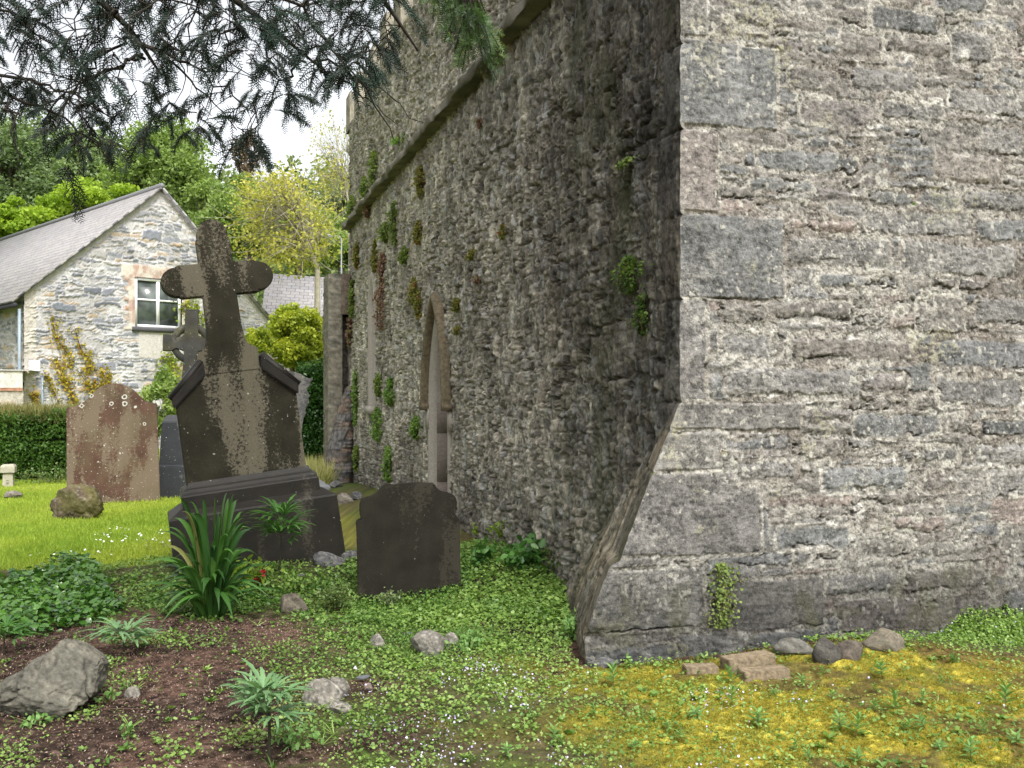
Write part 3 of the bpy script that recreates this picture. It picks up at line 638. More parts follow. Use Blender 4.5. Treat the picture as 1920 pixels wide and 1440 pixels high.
# ------------------------------------------------------------------ ground
def gh(x, y):
    x = np.asarray(x, float); y = np.asarray(y, float)
    s = (x-P0[0])*D1[0]+(y-P0[1])*D1[1]; n = (x-P0[0])*N1[0]+(y-P0[1])*N1[1]
    z = .035*fbm(x*.7, y*.7, 3, 21)+.012*fbm(x*3, y*3, 3, 22)
    z = z+.15*np.exp(-(np.maximum(n, 0)/1.0)**2)*sst(.6, 2.4, s)*sst(14, 10, s)
    z = z+.10*np.exp(-((x-2.3)/.75)**2-((y-5.75)/.42)**2)+.04*np.exp(-((x-1.6)/.9)**2-((y-4.6)/.5)**2)
    z = z+.10*np.exp(-((x+2.1)/1.2)**2-((y-8.7)/.8)**2)-.085*np.exp(-((x+.75)/.75)**2-((y-7.4)/.6)**2)
    return z
def gz(x, y): return float(gh(np.array([float(x)]), np.array([float(y)]))[0])
def G(x, y):
    """ground point under a photo position"""
    Z = 1.5*F/(y-HY)
    for _ in range(6):
        X = (x-CX)/F*Z; Z = (EYE-gz(X, Z))*F/(y-HY)
    X = (x-CX)/F*Z; return np.array([X, Z, gz(X, Z)])
def pxy(x, y): return CX+F*x/y, HY+F*EYE/y
def masks(x, y):
    px, py = pxy(x, np.maximum(y, .5))
    n1 = fbm(x*1.6, y*1.6, 4, 31); n2 = fbm(x*5, y*5, 4, 32)
    lawn = sst(8.6, 9.3, y+.35*n1)*sst(345, 300, px+20*n2); lawn = np.maximum(lawn, sst(18.5, 20, y))
    lawn = np.maximum(lawn, sst(9.6, 10.3, y)*sst(560, 400, px))
    soil = sst(720, 430, px+170*n1+90*n2)*sst(1110, 1165, py+30*n1)*sst(7.8, 7.0, y)
    soil = np.maximum(soil, .95*sst(.15, .35, n1+.5*n2)*sst(980, 700, px)*(py > 1110))
    soil = np.maximum(soil, sst(330, 200, px)*sst(8.9, 8.4, y)*.8)
    moss = sst(860, 1180, px+260*n1+140*n2-(py-1300)*.8)*sst(1225, 1262, py+10*n1)
    moss = np.maximum(moss, .45*sst(8.5, 9.5, y)*sst(560, 640, px)*sst(16, 14, y)*(.6+.8*n1))
    moss = np.maximum(moss, .8*sst(865, 900, px)*sst(1010, 985, py)*sst(12.5, 12, y))
    return lawn, soil*(1-lawn), moss*(1-lawn), px, py, n1, n2
xa = axis(-150, -3.1, 3.7, 150, .0125); ya = axis(-40, 3.75, 8.2, 260, .0125)
ya = np.array([q for q in ya]); Xg, Yg = np.meshgrid(xa, ya, indexing='ij')
lawn, soil, moss, px, py, n1, n2 = masks(Xg, Yg)
zz = gh(Xg, Yg); near = ((Xg > -4) & (Xg < 4.2) & (Yg > 3.4) & (Yg < 9))*1.0
c1 = fbm(Xg*7, Yg*7, 4, 33, .6); c2 = fbm(Xg*26, Yg*26, 4, 34, .7); c3 = fbm(Xg*2.1, Yg*2.1, 4, 35)
zz += near*(moss*(.036*np.abs(c1)+.011*c2)+soil*(.010*c1+.009*c2)+(1-moss)*(1-soil)*.01*c2)
soilc = mix((.075, .045, .033), (.035, .023, .017), sst(-.3, .3, c3))*np.clip(1+1.7*c2[..., None], .2, 3)
soilc = mix(soilc, (.24, .17, .135), sst(.30, .5, fbm(Xg*30, Yg*26, 3, 36))*.35)
mossc = mix((.22, .185, .026), (.12, .135, .022), sst(-.2, .5, c1)); mossc = mix(mossc, (.31, .26, .038), sst(.2, .6, c2))
mossc = mix(mossc, (.085, .062, .022), sst(-.02, .30, c3+.35*c1)*.85)
mossc = mix(mossc, (.085, .05, .018), (np.exp(-((Xg-2.75)/.55)**2-((Yg-5.75)/.28)**2))*.9)*(1+.8*c2[..., None])
greenc = mix((.055, .075, .02), (.07, .06, .03), sst(-.2, .3, c1))*(1+.7*c2[..., None])
lawnc = mix((.13, .20, .022), (.20, .23, .04), sst(-.3, .4, fbm(Xg*.9, Yg*.9, 4, 37)))*(1+.25*c2[..., None])
fw = (Xg-P0[0])*N2[0]+(Yg-P0[1])*N2[1]; fu = (Xg-P0[0])*D2[0]+(Yg-P0[1])*D2[1]
foot_ = sst(.20, .06, fw+.10*n2)*(fu > -.8)*near; moss = moss*(1-foot_); soil = np.maximum(soil, foot_)
col = mix(mix(mix(greenc, soilc, soil), mossc, moss), lawnc, lawn)
pudd = np.exp(-((Xg+1.5)/.5)**2-((Yg-8.6)/.5)**2); col = mix(col, (.03, .025, .02), pudd*.8)
M_ground = m_vcol('ground_cover', 160, .45, .8, .008, .95, .1)
M_ground.node_tree.nodes['Noise Texture'].inputs['Scale'].default_value = 110
V = np.stack([Xg, Yg, zz], -1).reshape(-1, 3)
tag(mk('ground', V, [grid(len(xa), len(ya))], M_ground, col=np.clip(col, .005, .6), smooth=True), kind='structure')

# ------------------------------------------------------------------ leaf templates
def t_round(r=.5, n=6):
    a = np.arange(n)*2*PI/n; return np.stack([np.cos(a)*r+r*.9, np.sin(a)*r, .08*np.cos(2*a)*r], -1), [np.arange(n)[None]]
def t_lobed(r=.5):          # five soft lobes
    a = np.arange(10)*2*PI/10; q = np.where(np.arange(10) % 2 == 0, r, r*.68); return np.stack([np.cos(a)*q+r*.8, np.sin(a)*q, .1*q*np.cos(a*2)], -1), [np.arange(10)[None]]
def t_blade(l=1, w=.12): return np.array([[0, -w/2, 0], [0, w/2, 0], [l*.55, w/2*.9, .03*l], [l, 0, -.03*l], [l*.55, -w/2*.9, .03*l]]), [np.array([[0, 4, 3, 2, 1]])]
def t_oval(l=1, w=.5):      # folded leaf, two halves
    return np.array([[0, 0, 0], [l*.3, -w/2, .08*l], [l*.7, -w*.4, .06*l], [l, 0, -.06*l], [l*.7, w*.4, .06*l], [l*.3, w/2, .08*l], [l*.5, 0, 0]]), [np.array([[0, 1, 2, 6], [6, 2, 3, 6], [0, 6, 4, 5]])[:1], np.array([[6, 2, 3], [6, 3, 4]]), np.array([[0, 6, 4, 5]])]
def t_quad(l=1, w=.6): return np.array([[-l/2, 0, 0], [0, -w/2, .05], [l/2, 0, 0], [0, w/2, .05]]), [np.array([[0, 1, 2, 3]])]
def rmat(n, tilt=.6, r=rng): return eul(r.normal(0, tilt, n), r.normal(0, tilt, n), r.uniform(0, 2*PI, n))

Mg_clover = m_leaf('low_green_leaves', (.06, .135, .022), (.22, .33, .075), .5, .3, .35, (.28, .38, .13))
Mg_ivy = m_leaf('glossy_ivy_leaves', (.03, .095, .014), (.11, .23, .035), .2, .25, .8)
Mg_grass = m_leaf('lawn_grass', (.16, .255, .025), (.36, .43, .06), .6, .35, .2)
Mg_flow = m_leaf('lilac_petals', (.42, .36, .62), (.72, .68, .85), .6, .2, .2)
Mg_daisy = m_leaf('white_petals', (.7, .7, .68), (.85, .85, .82), .6, .1, .2)

def scatter_ground(n, xr, yr, dens):
    x = rng.uniform(*xr, n); y = rng.uniform(*yr, n)
    k = rng.uniform(0, 1, n) < dens(x, y); x, y = x[k], y[k]
    nn = (x-P0[0])*N1[0]+(y-P0[1])*N1[1]; u = (x-P0[0])*D2[0]+(y-P0[1])*D2[1]; m = (x-P0[0])*N2[0]+(y-P0[1])*N2[1]
    off = batter_o(np.zeros(1))[0]
    ok = (m > .03) | (nn > off*sst(1.6, 0, (x-P0[0])*D1[0]+(y-P0[1])*D1[1])+.03); return x[ok], y[ok]
def dens_green(x, y):
    lawn, soil, moss, px, py, n1, n2 = masks(x, y); cl_ = fbm(x*3.4, y*3.4, 4, 91)
    d = sst(-.35, .2, cl_+.1)*1.0
    d = np.where((px > 640) & (py < 1260), np.maximum(d, .75), d)
    d = d*(1-.86*soil*sst(.35, .05, cl_))*(1-.62*moss*sst(.3, .0, cl_))*(1-lawn)
    d = d*(1-.35*sst(1150, 1500, px))
    d = np.maximum(d, .22*(1-lawn)*(1-soil))
    return np.clip(d, 0, 1)
x, y = scatter_ground(140000, (-3.6, 3.7), (3.85, 9.2), dens_green)
x2, y2 = scatter_ground(26000, (-1.3, .9), (4.9, 8.6), lambda x, y: .9*((pxy(x, y)[0] > 640+60*fbm(x*3, y*3, 3, 5)) & (pxy(x, y)[1] < 1262)))
x = np.concatenate([x, x2]); y = np.concatenate([y, y2])
sz = rng.uniform(.009, .021, len(x))*(1+.35*fbm(x*2, y*2, 2, 92))*(1+.5*(pxy(x, y)[1] < 1180))
hgt = rng.uniform(.004, .035, len(x))*(1+1.2*np.clip(fbm(x*2.2, y*2.2, 3, 93), 0, 1)+1.0*sst(1200, 1120, pxy(x, y)[1])*sst(620, 720, pxy(x, y)[0]))
tint = np.clip(.45+.5*fbm(x*1.8, y*1.8, 3, 94)+rng.normal(0, .2, len(x))-.25*sst(1290, 1130, pxy(x, y)[1])+.12, 0, 1)
S_ = Soup(); tv, tp = t_lobed(.5); h_ = len(x)//2
z = gh(x, y)+hgt
S_.inst(tv, tp, rmat(h_, .42)*sz[:h_, None, None], np.stack([x, y, z], -1)[:h_], tint[:h_])
tv, tp = t_round(.5, 5); S_.inst(tv, tp, rmat(len(x)-h_, .5)*sz[h_:, None, None], np.stack([x, y, z], -1)[h_:], tint[h_:])
cx_, cy_ = scatter_ground(1300, (-3.2, 3.6), (3.9, 8.0), lambda x, y: .8*(1-masks(x, y)[0])*(fbm(x*1.3+4, y*1.3, 3, 96) > -.1)*(1-.6*masks(x, y)[1]))
rr_ = rng.integers(4, 10, len(cx_)); ci = np.repeat(np.arange(len(cx_)), rr_); ang = rng.uniform(0, 2*PI, len(ci)); ls_ = (rng.uniform(.022, .048, len(cx_)))[ci]
kind_ = rng.uniform(0, 1, len(cx_))[ci]; tn_ = np.clip(rng.uniform(.0, .9, len(cx_))[ci]+rng.normal(0, .1, len(ci)), 0, 1); bz = gh(cx_, cy_)[ci]+.008
for lo_, hi_, (tv, tp) in ((0, .45, t_oval(1, .34)), (.45, .75, t_lobed(.42)), (.75, 1.01, t_blade(1.9, .12))):
    q_ = (kind_ >= lo_) & (kind_ < hi_); S_.inst(tv, tp, eul(rng.normal(0, .3, q_.sum()), -rng.uniform(.15, .9, q_.sum()), ang[q_])*ls_[q_][:, None, None], np.stack([cx_[ci], cy_[ci], bz], -1)[q_], tn_[q_])
tag(S_.build('ground_cover', Mg_clover), 'small pale green creeping leaves spread over the soil and moss', 'ground cover', kind='stuff')

# lilac flowers of the creeping plant
def dens_f(x, y):
    px, py = pxy(x, y); c_ = fbm(x*3.1, y*3.1, 4, 95)
    return np.clip(sst(.05, .35, c_)*sst(600, 800, px)*sst(1600, 1350, px)*sst(1225, 1270, py)+.10*sst(.0, .3, c_), 0, 1)*sst(480, 700, px)
x, y = scatter_ground(6500, (-1.6, 3.4), (3.85, 5.7), dens_f); sz = rng.uniform(.007, .013, len(x))
tv, tp = t_lobed(.5); S_ = Soup().inst(tv, tp, rmat(len(x), .8)*sz[:, None, None], np.stack([x, y, gh(x, y)+rng.uniform(.02, .045, len(x))], -1), rng.uniform(0, 1, len(x)))
tag(S_.build('creeping_flowers', Mg_flow), 'tiny lilac flowers scattered through the low green leaves', 'flowers', kind='stuff')

# moss tufts: short upright hairs give the moss its nap
def dens_m(x, y): return masks(x, y)[2]
x, y = scatter_ground(150000, (-.5, 3.7), (3.85, 5.95), dens_m)
c1_, c3_ = fbm(x*7, y*7, 4, 33, .6), fbm(x*2.1, y*2.1, 4, 35)
keep_ = (c3_+.35*c1_+rng.normal(0, .06, len(x)) < .16) & (np.hypot((x-2.75)/.7, (y-5.75)/.35) > .8); x, y, c1_ = x[keep_], y[keep_], c1_[keep_]
tv = np.array([[0, -.18, 0], [0, .18, 0], [.25, 0, 1.0]]); tp = [np.array([[0, 1, 2]])]
S_ = Soup().inst(tv, tp, rmat(len(x), .45)*rng.uniform(.006, .013, len(x))[:, None, None], np.stack([x, y, gh(x, y)+.036*np.abs(c1_)+.001], -1), np.clip(rng.uniform(.2, 1, len(x)), 0, 1))
Mg_moss = m_leaf('golden_moss', (.11, .12, .014), (.31, .26, .030), .8, .2, .1)
tag(S_.build('moss', Mg_moss), 'golden yellow green moss carpeting the ground before the sunlit wall', 'moss', kind='stuff')

# lawn grass
def dens_l(x, y): return masks(x, y)[0]*sst(24, 17, y)
xx = rng.uniform(-10.5, -1.2, 190000); yy = 8.7+rng.uniform(0, 1, 190000)**1.4*10.5
k = rng.uniform(0, 1, len(xx)) < dens_l(xx, yy)*(xx > -.56*yy); xx, yy = xx[k], yy[k]
tv, tp = np.array([[0, -.09, 0], [0, .09, 0], [.35, 0, 1.0]]), [np.array([[0, 1, 2]])]
L_ = rng.uniform(.025, .06, len(xx)); Lt = np.clip(.5+.6*fbm(xx*.9, yy*.9, 4, 37)+rng.normal(0, .22, len(xx)), 0, 1)
S_ = Soup().inst(tv, tp, rmat(len(xx), .35)*L_[:, None, None], np.stack([xx, yy, gh(xx, yy)], -1), Lt)
tag(S_.build('grass', Mg_grass), 'bright green mown grass of the churchyard lawn', 'grass', kind='stuff')
xx = rng.uniform(-4.6, -2.2, 260); yy = rng.uniform(9.2, 11.4, 260); k = (fbm(xx*1.5, yy*1.5, 3, 8) > -.05) & (xx > -.52*yy) & (xx < -.32*yy); xx, yy = xx[k], yy[k]
tv, tp = t_round(.5, 6); S_ = Soup().inst(tv, tp, rmat(len(xx), .4)*.022, np.stack([xx, yy, gh(xx, yy)+.05], -1), rng.uniform(0, 1, len(xx)))
tag(S_.build('daisies', Mg_daisy), 'white daisies dotted over the near edge of the lawn', 'flowers', kind='stuff')
# dry pale grass by the far buttress
p_ = P(592, 850, 18.6); xx = rng.uniform(p_[0]-.9, p_[0]+.55, 5000); yy = rng.uniform(16.5, 19.6, 5000)
tv, tp = np.array([[0, -.03, 0], [0, .03, 0], [.3, 0, 1.0]]), [np.array([[0, 1, 2]])]
S_ = Soup().inst(tv, tp, rmat(len(xx), .25)*rng.uniform(.25, .5, len(xx))[:, None, None], np.stack([xx, yy, gh(xx, yy)], -1), rng.uniform(0, 1, len(xx)))
tag(S_.build('dry_grass', m_leaf('straw_grass', (.20, .22, .06), (.45, .42, .2), .7, .3, .1)), 'long pale seeding grass growing between the dark hedge and the buttress', 'grass', kind='stuff')

# twigs and litter on the soil
S_ = Soup()
x, y = scatter_ground(60000, (-3.3, .6), (3.85, 6.8), lambda x, y: masks(x, y)[1])
tv, tp = t_quad(1, .45); S_.inst(tv, tp, rmat(len(x), .6)*rng.uniform(.004, .015, len(x))[:, None, None], np.stack([x, y, gh(x, y)+.013], -1), rng.uniform(0, 1, len(x)))
for i in range(70):
    a = rng.uniform(-2.9, .4), rng.uniform(3.9, 6.6)
    if masks(np.array([a[0]]), np.array([a[1]]))[1][0] < .3: continue
    th = rng.uniform(0, PI); l = rng.uniform(.05, .22); b = (a[0]+l*math.cos(th), a[1]+l*math.sin(th)); m_ = ((a[0]+b[0])/2+rng.normal(0, .012), (a[1]+b[1])/2+rng.normal(0, .012))
    S_.add(*tube([(*q, gz(*q)+.014) for q in (a, m_, b)], rng.uniform(.0012, .003), 4), rng.uniform(0, .5))
tag(S_.build('leaf_litter', m_leaf('bark_and_twigs', (.035, .02, .016), (.20, .13, .10), .85, 0, .1, (.42, .35, .29))), 'brown bark chips and thin twigs lying on the bare soil', 'litter', kind='stuff')

# ------------------------------------------------------------------ monuments
M_cross = m_grave('lichen_black_granite', (.026, .0235, .0155), (.115, .103, .074), 42, .40, .20, half=.5, speck_t=.70, rough=.85, spec=.12)
M_crossb = m_grave('lichen_black_plinth', (.016, .014, .011), (.05, .045, .034), 40, .92, 0, speck_t=.72, rough=.42, spec=.22)
sx, sz_ = .00475, .00464
mloc = np.array([(478-CX)/F*8.6+.03, 8.6, .118])
mon = empty('cross_monument', mloc, 'tall black lichened stone cross on a stepped base leaning to the left', 'gravestone')
mon.rotation_euler = (0, math.radians(-7.2), math.radians(20))
def loft(secs, xc=0):
    bm = bmesh.new(); R = []
    for hx, y0, y1, z in secs: R.append([bm.verts.new((xc+a*hx, y, z)) for a, y in ((-1, y0), (1, y0), (1, y1), (-1, y1))])
    for a, b in zip(R, R[1:]):
        for i in range(4): j = (i+1) % 4; bm.faces.new((a[i], a[j], b[j], b[i]))
    bm.faces.new(R[0][::-1]); bm.faces.new(R[-1]); return bm
bm_obj('base', loft([(.72, -.14, .58, -.45), (.70, -.13, .57, .465), (.694, -.125, .565, .475), (.585, -.02, .46, .545)], .02), M_crossb, mon, bevel=.006)
bm_obj('plinth', loft([(.575, -.045, .44, .50), (.575, -.045, .44, .635), (.568, -.04, .435, .645), (.566, -.036, .43, .665), (.555, -.026, .42, .69), (.535, -.01, .40, .70), (.518, -.002, .39, .72), (.508, 0.01, .38, .745)], .02), M_crossb, mon, bevel=.003)
die = bm_obj('tablet', prism([(-.50, .70), (.51, .70), (.505, 1.42), (.23, 1.665), (-.23, 1.665), (-.50, 1.44)], .03, .25), M_cross, mon, bevel=.006)
for s in (-1, 1):
    cp = bm_obj('coping', prism([(s*.235, 1.63), (s*.52, 1.38), (s*.53, 1.465), (s*.235, 1.745)][::-s], -.012 if s > 0 else .0, .31), M_crossb, mon, bevel=.01)
    Vr, Pr = tube([(s*.25, .05, 1.76), (s*.535, .05, 1.46)], .035, 10); mk('roll_moulding', Vr, Pr, M_crossb, cp, smooth=True)
    Vr, Pr = tube([(s*.25, .27, 1.76), (s*.535, .27, 1.46)], .035, 10); mk('roll_moulding', Vr, Pr, M_crossb, cp, smooth=True)
ol = [(50, 352), (54, 378), (53, 394), (44, 398), (36, 405), (33, 418), (30.5, 440), (29.5, 496), (69, 496), (69, 500)]
ol += [(70+28*math.cos(a), 526+27*math.sin(a)) for a in np.linspace(-1.5, 1.5, 15)]+[(69, 552), (69, 556), (29.5, 556), (29.5, 600), (26, 600)]
ol += [(27*math.cos(a), 606+30*math.sin(a)) for a in np.linspace(.08, PI/2, 10)]
full = ol+[(-a, b) for a, b in ol[::-1][1:]]
bm_obj('cross', prism([((u_-6)*sx, w_*sz_) for u_, w_ in full], .024, .175), M_cross, mon, bevel=.009)

def headstone(name, label, loc, rz, outline, thick, mat, tilt=0, back=0, group=None, y0=0):
    e = empty(name, loc, label, 'gravestone', group, rz); e.rotation_euler = (back, tilt, rz)
    bm_obj('slab', prism(outline, y0, y0+thick), mat, e, bevel=.008); return e
def ol_px(pts, scale, x0, y0, ax, ay, m):      # crop pixels -> metres round the foot of the stone
    return [((x0+a/scale-ax)*m, (ay-(y0+b/scale))*m) for a, b in pts]
M_h1 = m_grave('dark_slate_lichen', (.019, .0175, .013), (.036, .032, .024), 30, .56, 0, speck_t=.74, rough=.9, spec=.1)
c_ = [(195, 680), (190, 260), (188, 222), (187, 205), (195, 193), (210, 193), (213, 186), (208, 172), (205, 150), (207, 112), (217, 92), (240, 83), (266, 77), (284, 67), (299, 55), (310, 42), (325, 27), (336, 19), (348, 17), (362, 22), (378, 25), (395, 20), (430, 17), (500, 15), (540, 19), (556, 24), (566, 18), (578, 22), (588, 38), (600, 52), (620, 64), (650, 71), (675, 82), (688, 98), (692, 120), (690, 150), (686, 172), (684, 186), (690, 192), (702, 196), (706, 206), (704, 235), (706, 400), (712, 680)]
m1 = 7.6/F; g1_ = np.array([(769-CX)/F*7.6, 7.6, EYE-(1130-HY)*m1])
headstone('headstone', 'dark brown black headstone with stepped curved shoulders standing nearest the church wall', g1_, math.radians(10), ol_px(c_, 2.667, 600, 900, 769, 1130, m1), .10, M_h1, math.radians(-.6))
M_h2 = m_grave('red_sandstone', (.085, .048, .034), (.15, .115, .082), 24, .45, 0, speck=(.5, .47, .42), speck_t=.66, green=(.10, .085, .05), rough=.9, spec=.15, streak=(1, 1, .35))
c_ = [(352, 660), (350, 178), (380, 172), (405, 163), (430, 150), (450, 135), (470, 113), (492, 90), (515, 71), (540, 59), (565, 53), (590, 51), (620, 55), (648, 63), (672, 76), (695, 95), (715, 117), (738, 138), (765, 151), (803, 157), (812, 400), (822, 700)]
m2 = 14.6/F; g2_ = np.array([(214-CX)/F*14.6, 14.6, EYE-(935-HY)*m2])
hs2 = headstone('headstone', 'reddish brown sandstone headstone with a curved top spotted with pale lichen on the lawn', g2_, math.radians(17), [(a*.955, b) for a, b in ol_px(c_, 2.743, 0, 700, 214, 935, m2)], .14, M_h2)
# lichen rosettes on it
M_li = m_plain('pale_lichen', (.46, .45, .4), .25, 60, .95, .1, .3)
for a, b, r in ((233, 744, 4.5), (234, 757, 4.5), (209, 757, 4), (155, 761, 4), (253, 763, 2.5), (270, 795, 3), (173, 742, 3.5), (196, 835, 1.6), (225, 850, 1.6), (185, 865, 1.3), (288, 752, 2)):
    n = 40; an = np.arange(n)*2*PI/n; rr = r*m2*(1+.45*fbm(np.cos(an)*1.7+a, np.sin(an)*1.7+b, 3, 5))
    V = np.stack([(a-214)*m2*.955+rr*np.cos(an), np.full(n, -.004), (935-b)*m2+rr*np.sin(an)], -1)
    inr = V*1.0; inr[:, 0] = (a-214)*m2*.955+rr*.55*np.cos(an); inr[:, 2] = (935-b)*m2+rr*.55*np.sin(an)
    V = np.concatenate([V, inr]); i = np.arange(n)[:, None]; q = np.concatenate([i, (i+1) % n, (i+1) % n+n, i+n], 1)
    mk('lichen_patch', V, [q]+([np.arange(n, 2*n)[None]] if r < 3 else []), M_li, hs2)
# celtic cross on a pedestal
M_cc = m_grave('grey_celtic_stone', (.045, .044, .04), (.10, .098, .088), 9, .62, 0, green=(.08, .075, .035), speck_t=.70, rough=.9, spec=.1)
M_ccb = m_grave('grey_black_pedestal', (.020, .022, .026), (.075, .075, .08), 7, .62, 0, speck=(.5, .5, .48), speck_t=.70, rough=.6, streak=(1, 1, .2))
m3 = 15.4/F; g3_ = np.array([(352-CX)/F*15.4, 15.4, EYE-(925-HY)*m3])
cc = empty('celtic_cross', g3_, 'grey celtic ring cross on a dark block pedestal behind the leaning black cross', 'gravestone'); cc.rotation_euler = (0, math.radians(1.2), math.radians(17))
bm_obj('pedestal', loft([(.46, -.1, .62, -.2), (.46, -.1, .62, .42), (.44, -.08, .6, .435), (.425, -.05, .57, .44), (.40, -.03, .55, 1.10), (.33, .04, .48, 1.20)]), M_ccb, cc, bevel=.008)
shaft = bm_obj('shaft', prism([(.18, 1.15), (.105, 2.10), (.10, 2.82), (.115, 2.83), (.115, 2.86), (-.115, 2.86), (-.115, 2.83), (-.10, 2.82), (-.105, 2.10), (-.18, 1.15)], .14, .36), M_cc, cc, bevel=.008)
bm_obj('cross_arms', prism([(.10, 2.20), (.22, 2.25), (.29, 2.205), (.42, 2.20), (.42, 2.46), (.29, 2.455), (.22, 2.41), (.10, 2.46), (-.10, 2.46), (-.22, 2.41), (-.29, 2.455), (-.42, 2.46), (-.42, 2.20), (-.29, 2.205), (-.22, 2.25), (-.10, 2.20)], .152, .348), M_cc, cc, bevel=.006)
n = 48; an = np.arange(n)*2*PI/n; prof_ = [(.315, .175), (.315, .325), (.208, .325), (.208, .175)]
V = np.array([[(r*math.cos(a)), y_, 2.33+r*math.sin(a)] for a in an for r, y_ in prof_]); i = np.arange(n)[:, None]*4; j = np.arange(4)[None]; ii = (i+4) % (4*n)
mk('ring', V, [np.stack([i+j, i+(j+1) % 4, ii+(j+1) % 4, ii+j], -1).reshape(-1, 4)], M_cc, cc)
# scalloped grey stone behind the cross, on the right
M_h4 = m_grave('mid_grey_stone', (.055, .054, .054), (.11, .108, .10), 18, .55, 0, speck=(.42, .38, .2), speck_t=.66, rough=.85)
c_ = [(1540, 1750), (1480, 1100), (1560, 1075), (1598, 1048), (1612, 1052), (1618, 1066), (1640, 1068), (1690, 1082), (1718, 1100), (1735, 1108), (1756, 1104), (1752, 1122), (1742, 1132), (1748, 1150), (1730, 1158), (1722, 1170), (1732, 1188), (1742, 1205), (1732, 1222), (1738, 1245), (1724, 1262), (1716, 1290), (1720, 1310), (1706, 1330), (1700, 1360), (1690, 1480), (1670, 1750)]
m4 = 13.4/F; g4_ = np.array([(540-CX)/F*13.4, 13.4, EYE-(925-HY)*m4])
headstone('headstone', 'pale grey headstone with a scalloped edge showing behind the right side of the leaning cross', g4_, math.radians(14), ol_px(c_, 3, 0, 340, 540, 925, m4), .12, M_h4)
# fallen slab block beside it
M_slab = m_plain('wet_slate_slab', (.10, .105, .115), .3, 12, .35, .5, .4, .01)
sl = P(592, 905, 13.0); e = empty('table_tomb', (sl[0], sl[1], 0), 'low flat grey slab tomb right of the leaning cross base', 'tomb', None, math.radians(17))
bm_obj('slab', loft([(.10, -.45, .6, -.1), (.12, -.5, .6, .36), (.14, -.5, .6, .40), (.115, -.46, .6, .42)]), m_plain('tomb_grey', (.13, .135, .14), .3, 14, .6, .3, .4, .006), e, bevel=.01)

# slabs under the monument
def stone_mesh(n_sub, size, seed, cuts=9, amp=.12, flat=.0):
    bm = bmesh.new(); bmesh.ops.create_icosphere(bm, subdivisions=n_sub, radius=1); V = np.array([v.co[:] for v in bm.verts]); Fc = np.array([[v.index for v in f.verts] for f in bm.faces]); bm.free()
    r_ = np.random.default_rng(seed)
    for _ in range(cuts):
        nn = r_.normal(size=3); nn[2] *= .8; nn /= np.linalg.norm(nn); dd_ = r_.uniform(.55, .88); q_ = V@nn; o_ = np.maximum(q_-dd_, 0); V = V-o_[:, None]*nn*.92
    rn = 1+amp*noise3(V, 1.6, 4, seed)+amp*.45*noise3(V, 6, 4, seed+40); V = V*(rn+amp*.22*noise3(V, 17, 3, seed+60))[:, None]
    return V*np.array(size), Fc
def rock(name, label, loc, size, seed, cols, cuts=9, amp=.12, sub=5, rot=None, group=None, cat='rock', crack=0.0, sink=.3, mossy=0.0):
    V, Fc = stone_mesh(sub, (1, 1, 1), seed, cuts, amp)
    if crack:
        a_ = np.abs(fbm(V[:, 0]*1.5+V[:, 1]*.8, V[:, 2]*1.1-V[:, 1], 3, seed+7)); b_ = np.abs(fbm(V[:, 0]*2.8-V[:, 2], V[:, 2]*.9+V[:, 1]*1.7, 3, seed+8))
        V = V*(1-crack*(np.exp(-(a_/.05)**2)+.7*np.exp(-(b_/.045)**2)))[:, None]
    V = V*np.array(size)
    if rot is not None: V = V@eul(*rot).T
    n_ = noise3(V/max(size), 3, 4, seed+3); n2_ = noise3(V/max(size), 14, 4, seed+4)
    c = mix(cols[0], cols[1], sst(-.3, .3, n_))*(1+.6*n2_[:, None])
    if crack:
        c *= (1-.45*np.clip(np.exp(-(a_/.03)**2)+.6*np.exp(-(b_/.025)**2), 0, 1))[:, None]
    if len(cols) > 2: c = mix(c, cols[2], sst(.1, .35, n2_+.3*n_)*.6)
    if mossy: c = mix(c, (.09, .09, .015), sst(.0, .35, noise3(V/max(size), 2.2, 4, seed+9))*mossy)
    V = V+np.array([0, 0, size[2]*(1-sink*2)])
    o = mk(name, V, [Fc], M_rock, None, col=np.clip(c, .01, .7), smooth=True); o.location = [float(q) for q in loc]
    return tag(o, label, cat, group)
M_rock = m_vcol('weathered_rock', 60, .45, 1.0, .010)
g_ = G(100, 1338); rock('boulder', 'large grey boulder with deep cracks at the lower left on bare soil', (g_[0]-.02, g_[1]+.12, g_[2]), (.33, .26, .182), 33, [(.155, .145, .115), (.105, .10, .08)], cuts=12, amp=.16, sub=6, crack=.10, sink=.13)
# shape it like a leaning peak
o = bpy.data.objects['boulder']; co = np.zeros(len(o.data.vertices)*3, np.float32); o.data.vertices.foreach_get('co', co); co = co.reshape(-1, 3)
zt = np.clip(co[:, 2]/.34, 0, 1); kx = 1.15-.80*zt; co[:, 0] = co[:, 0]*kx+.01*zt; co[:, 1] *= (1.05-.35*zt); o.data.vertices.foreach_set('co', co.ravel()); o.data.update()
g_ = G(20, 1340); rock('rock', 'rounded grey rock against the left foot of the large cracked boulder', (g_[0]-.02, g_[1]+.12, g_[2]), (.13, .12, .10), 35, [(.15, .14, .11), (.12, .11, .09)], cuts=5, amp=.1, crack=.05)
g_ = G(135, 975); rock('rock', 'brown mossy boulder on the lawn in front of the reddish headstone', (g_[0], g_[1]+.2, g_[2]), (.36, .24, .27), 51, [(.11, .085, .055), (.06, .05, .035), (.25, .22, .17)], cuts=10, amp=.2, crack=.08, mossy=.5, sink=.22)
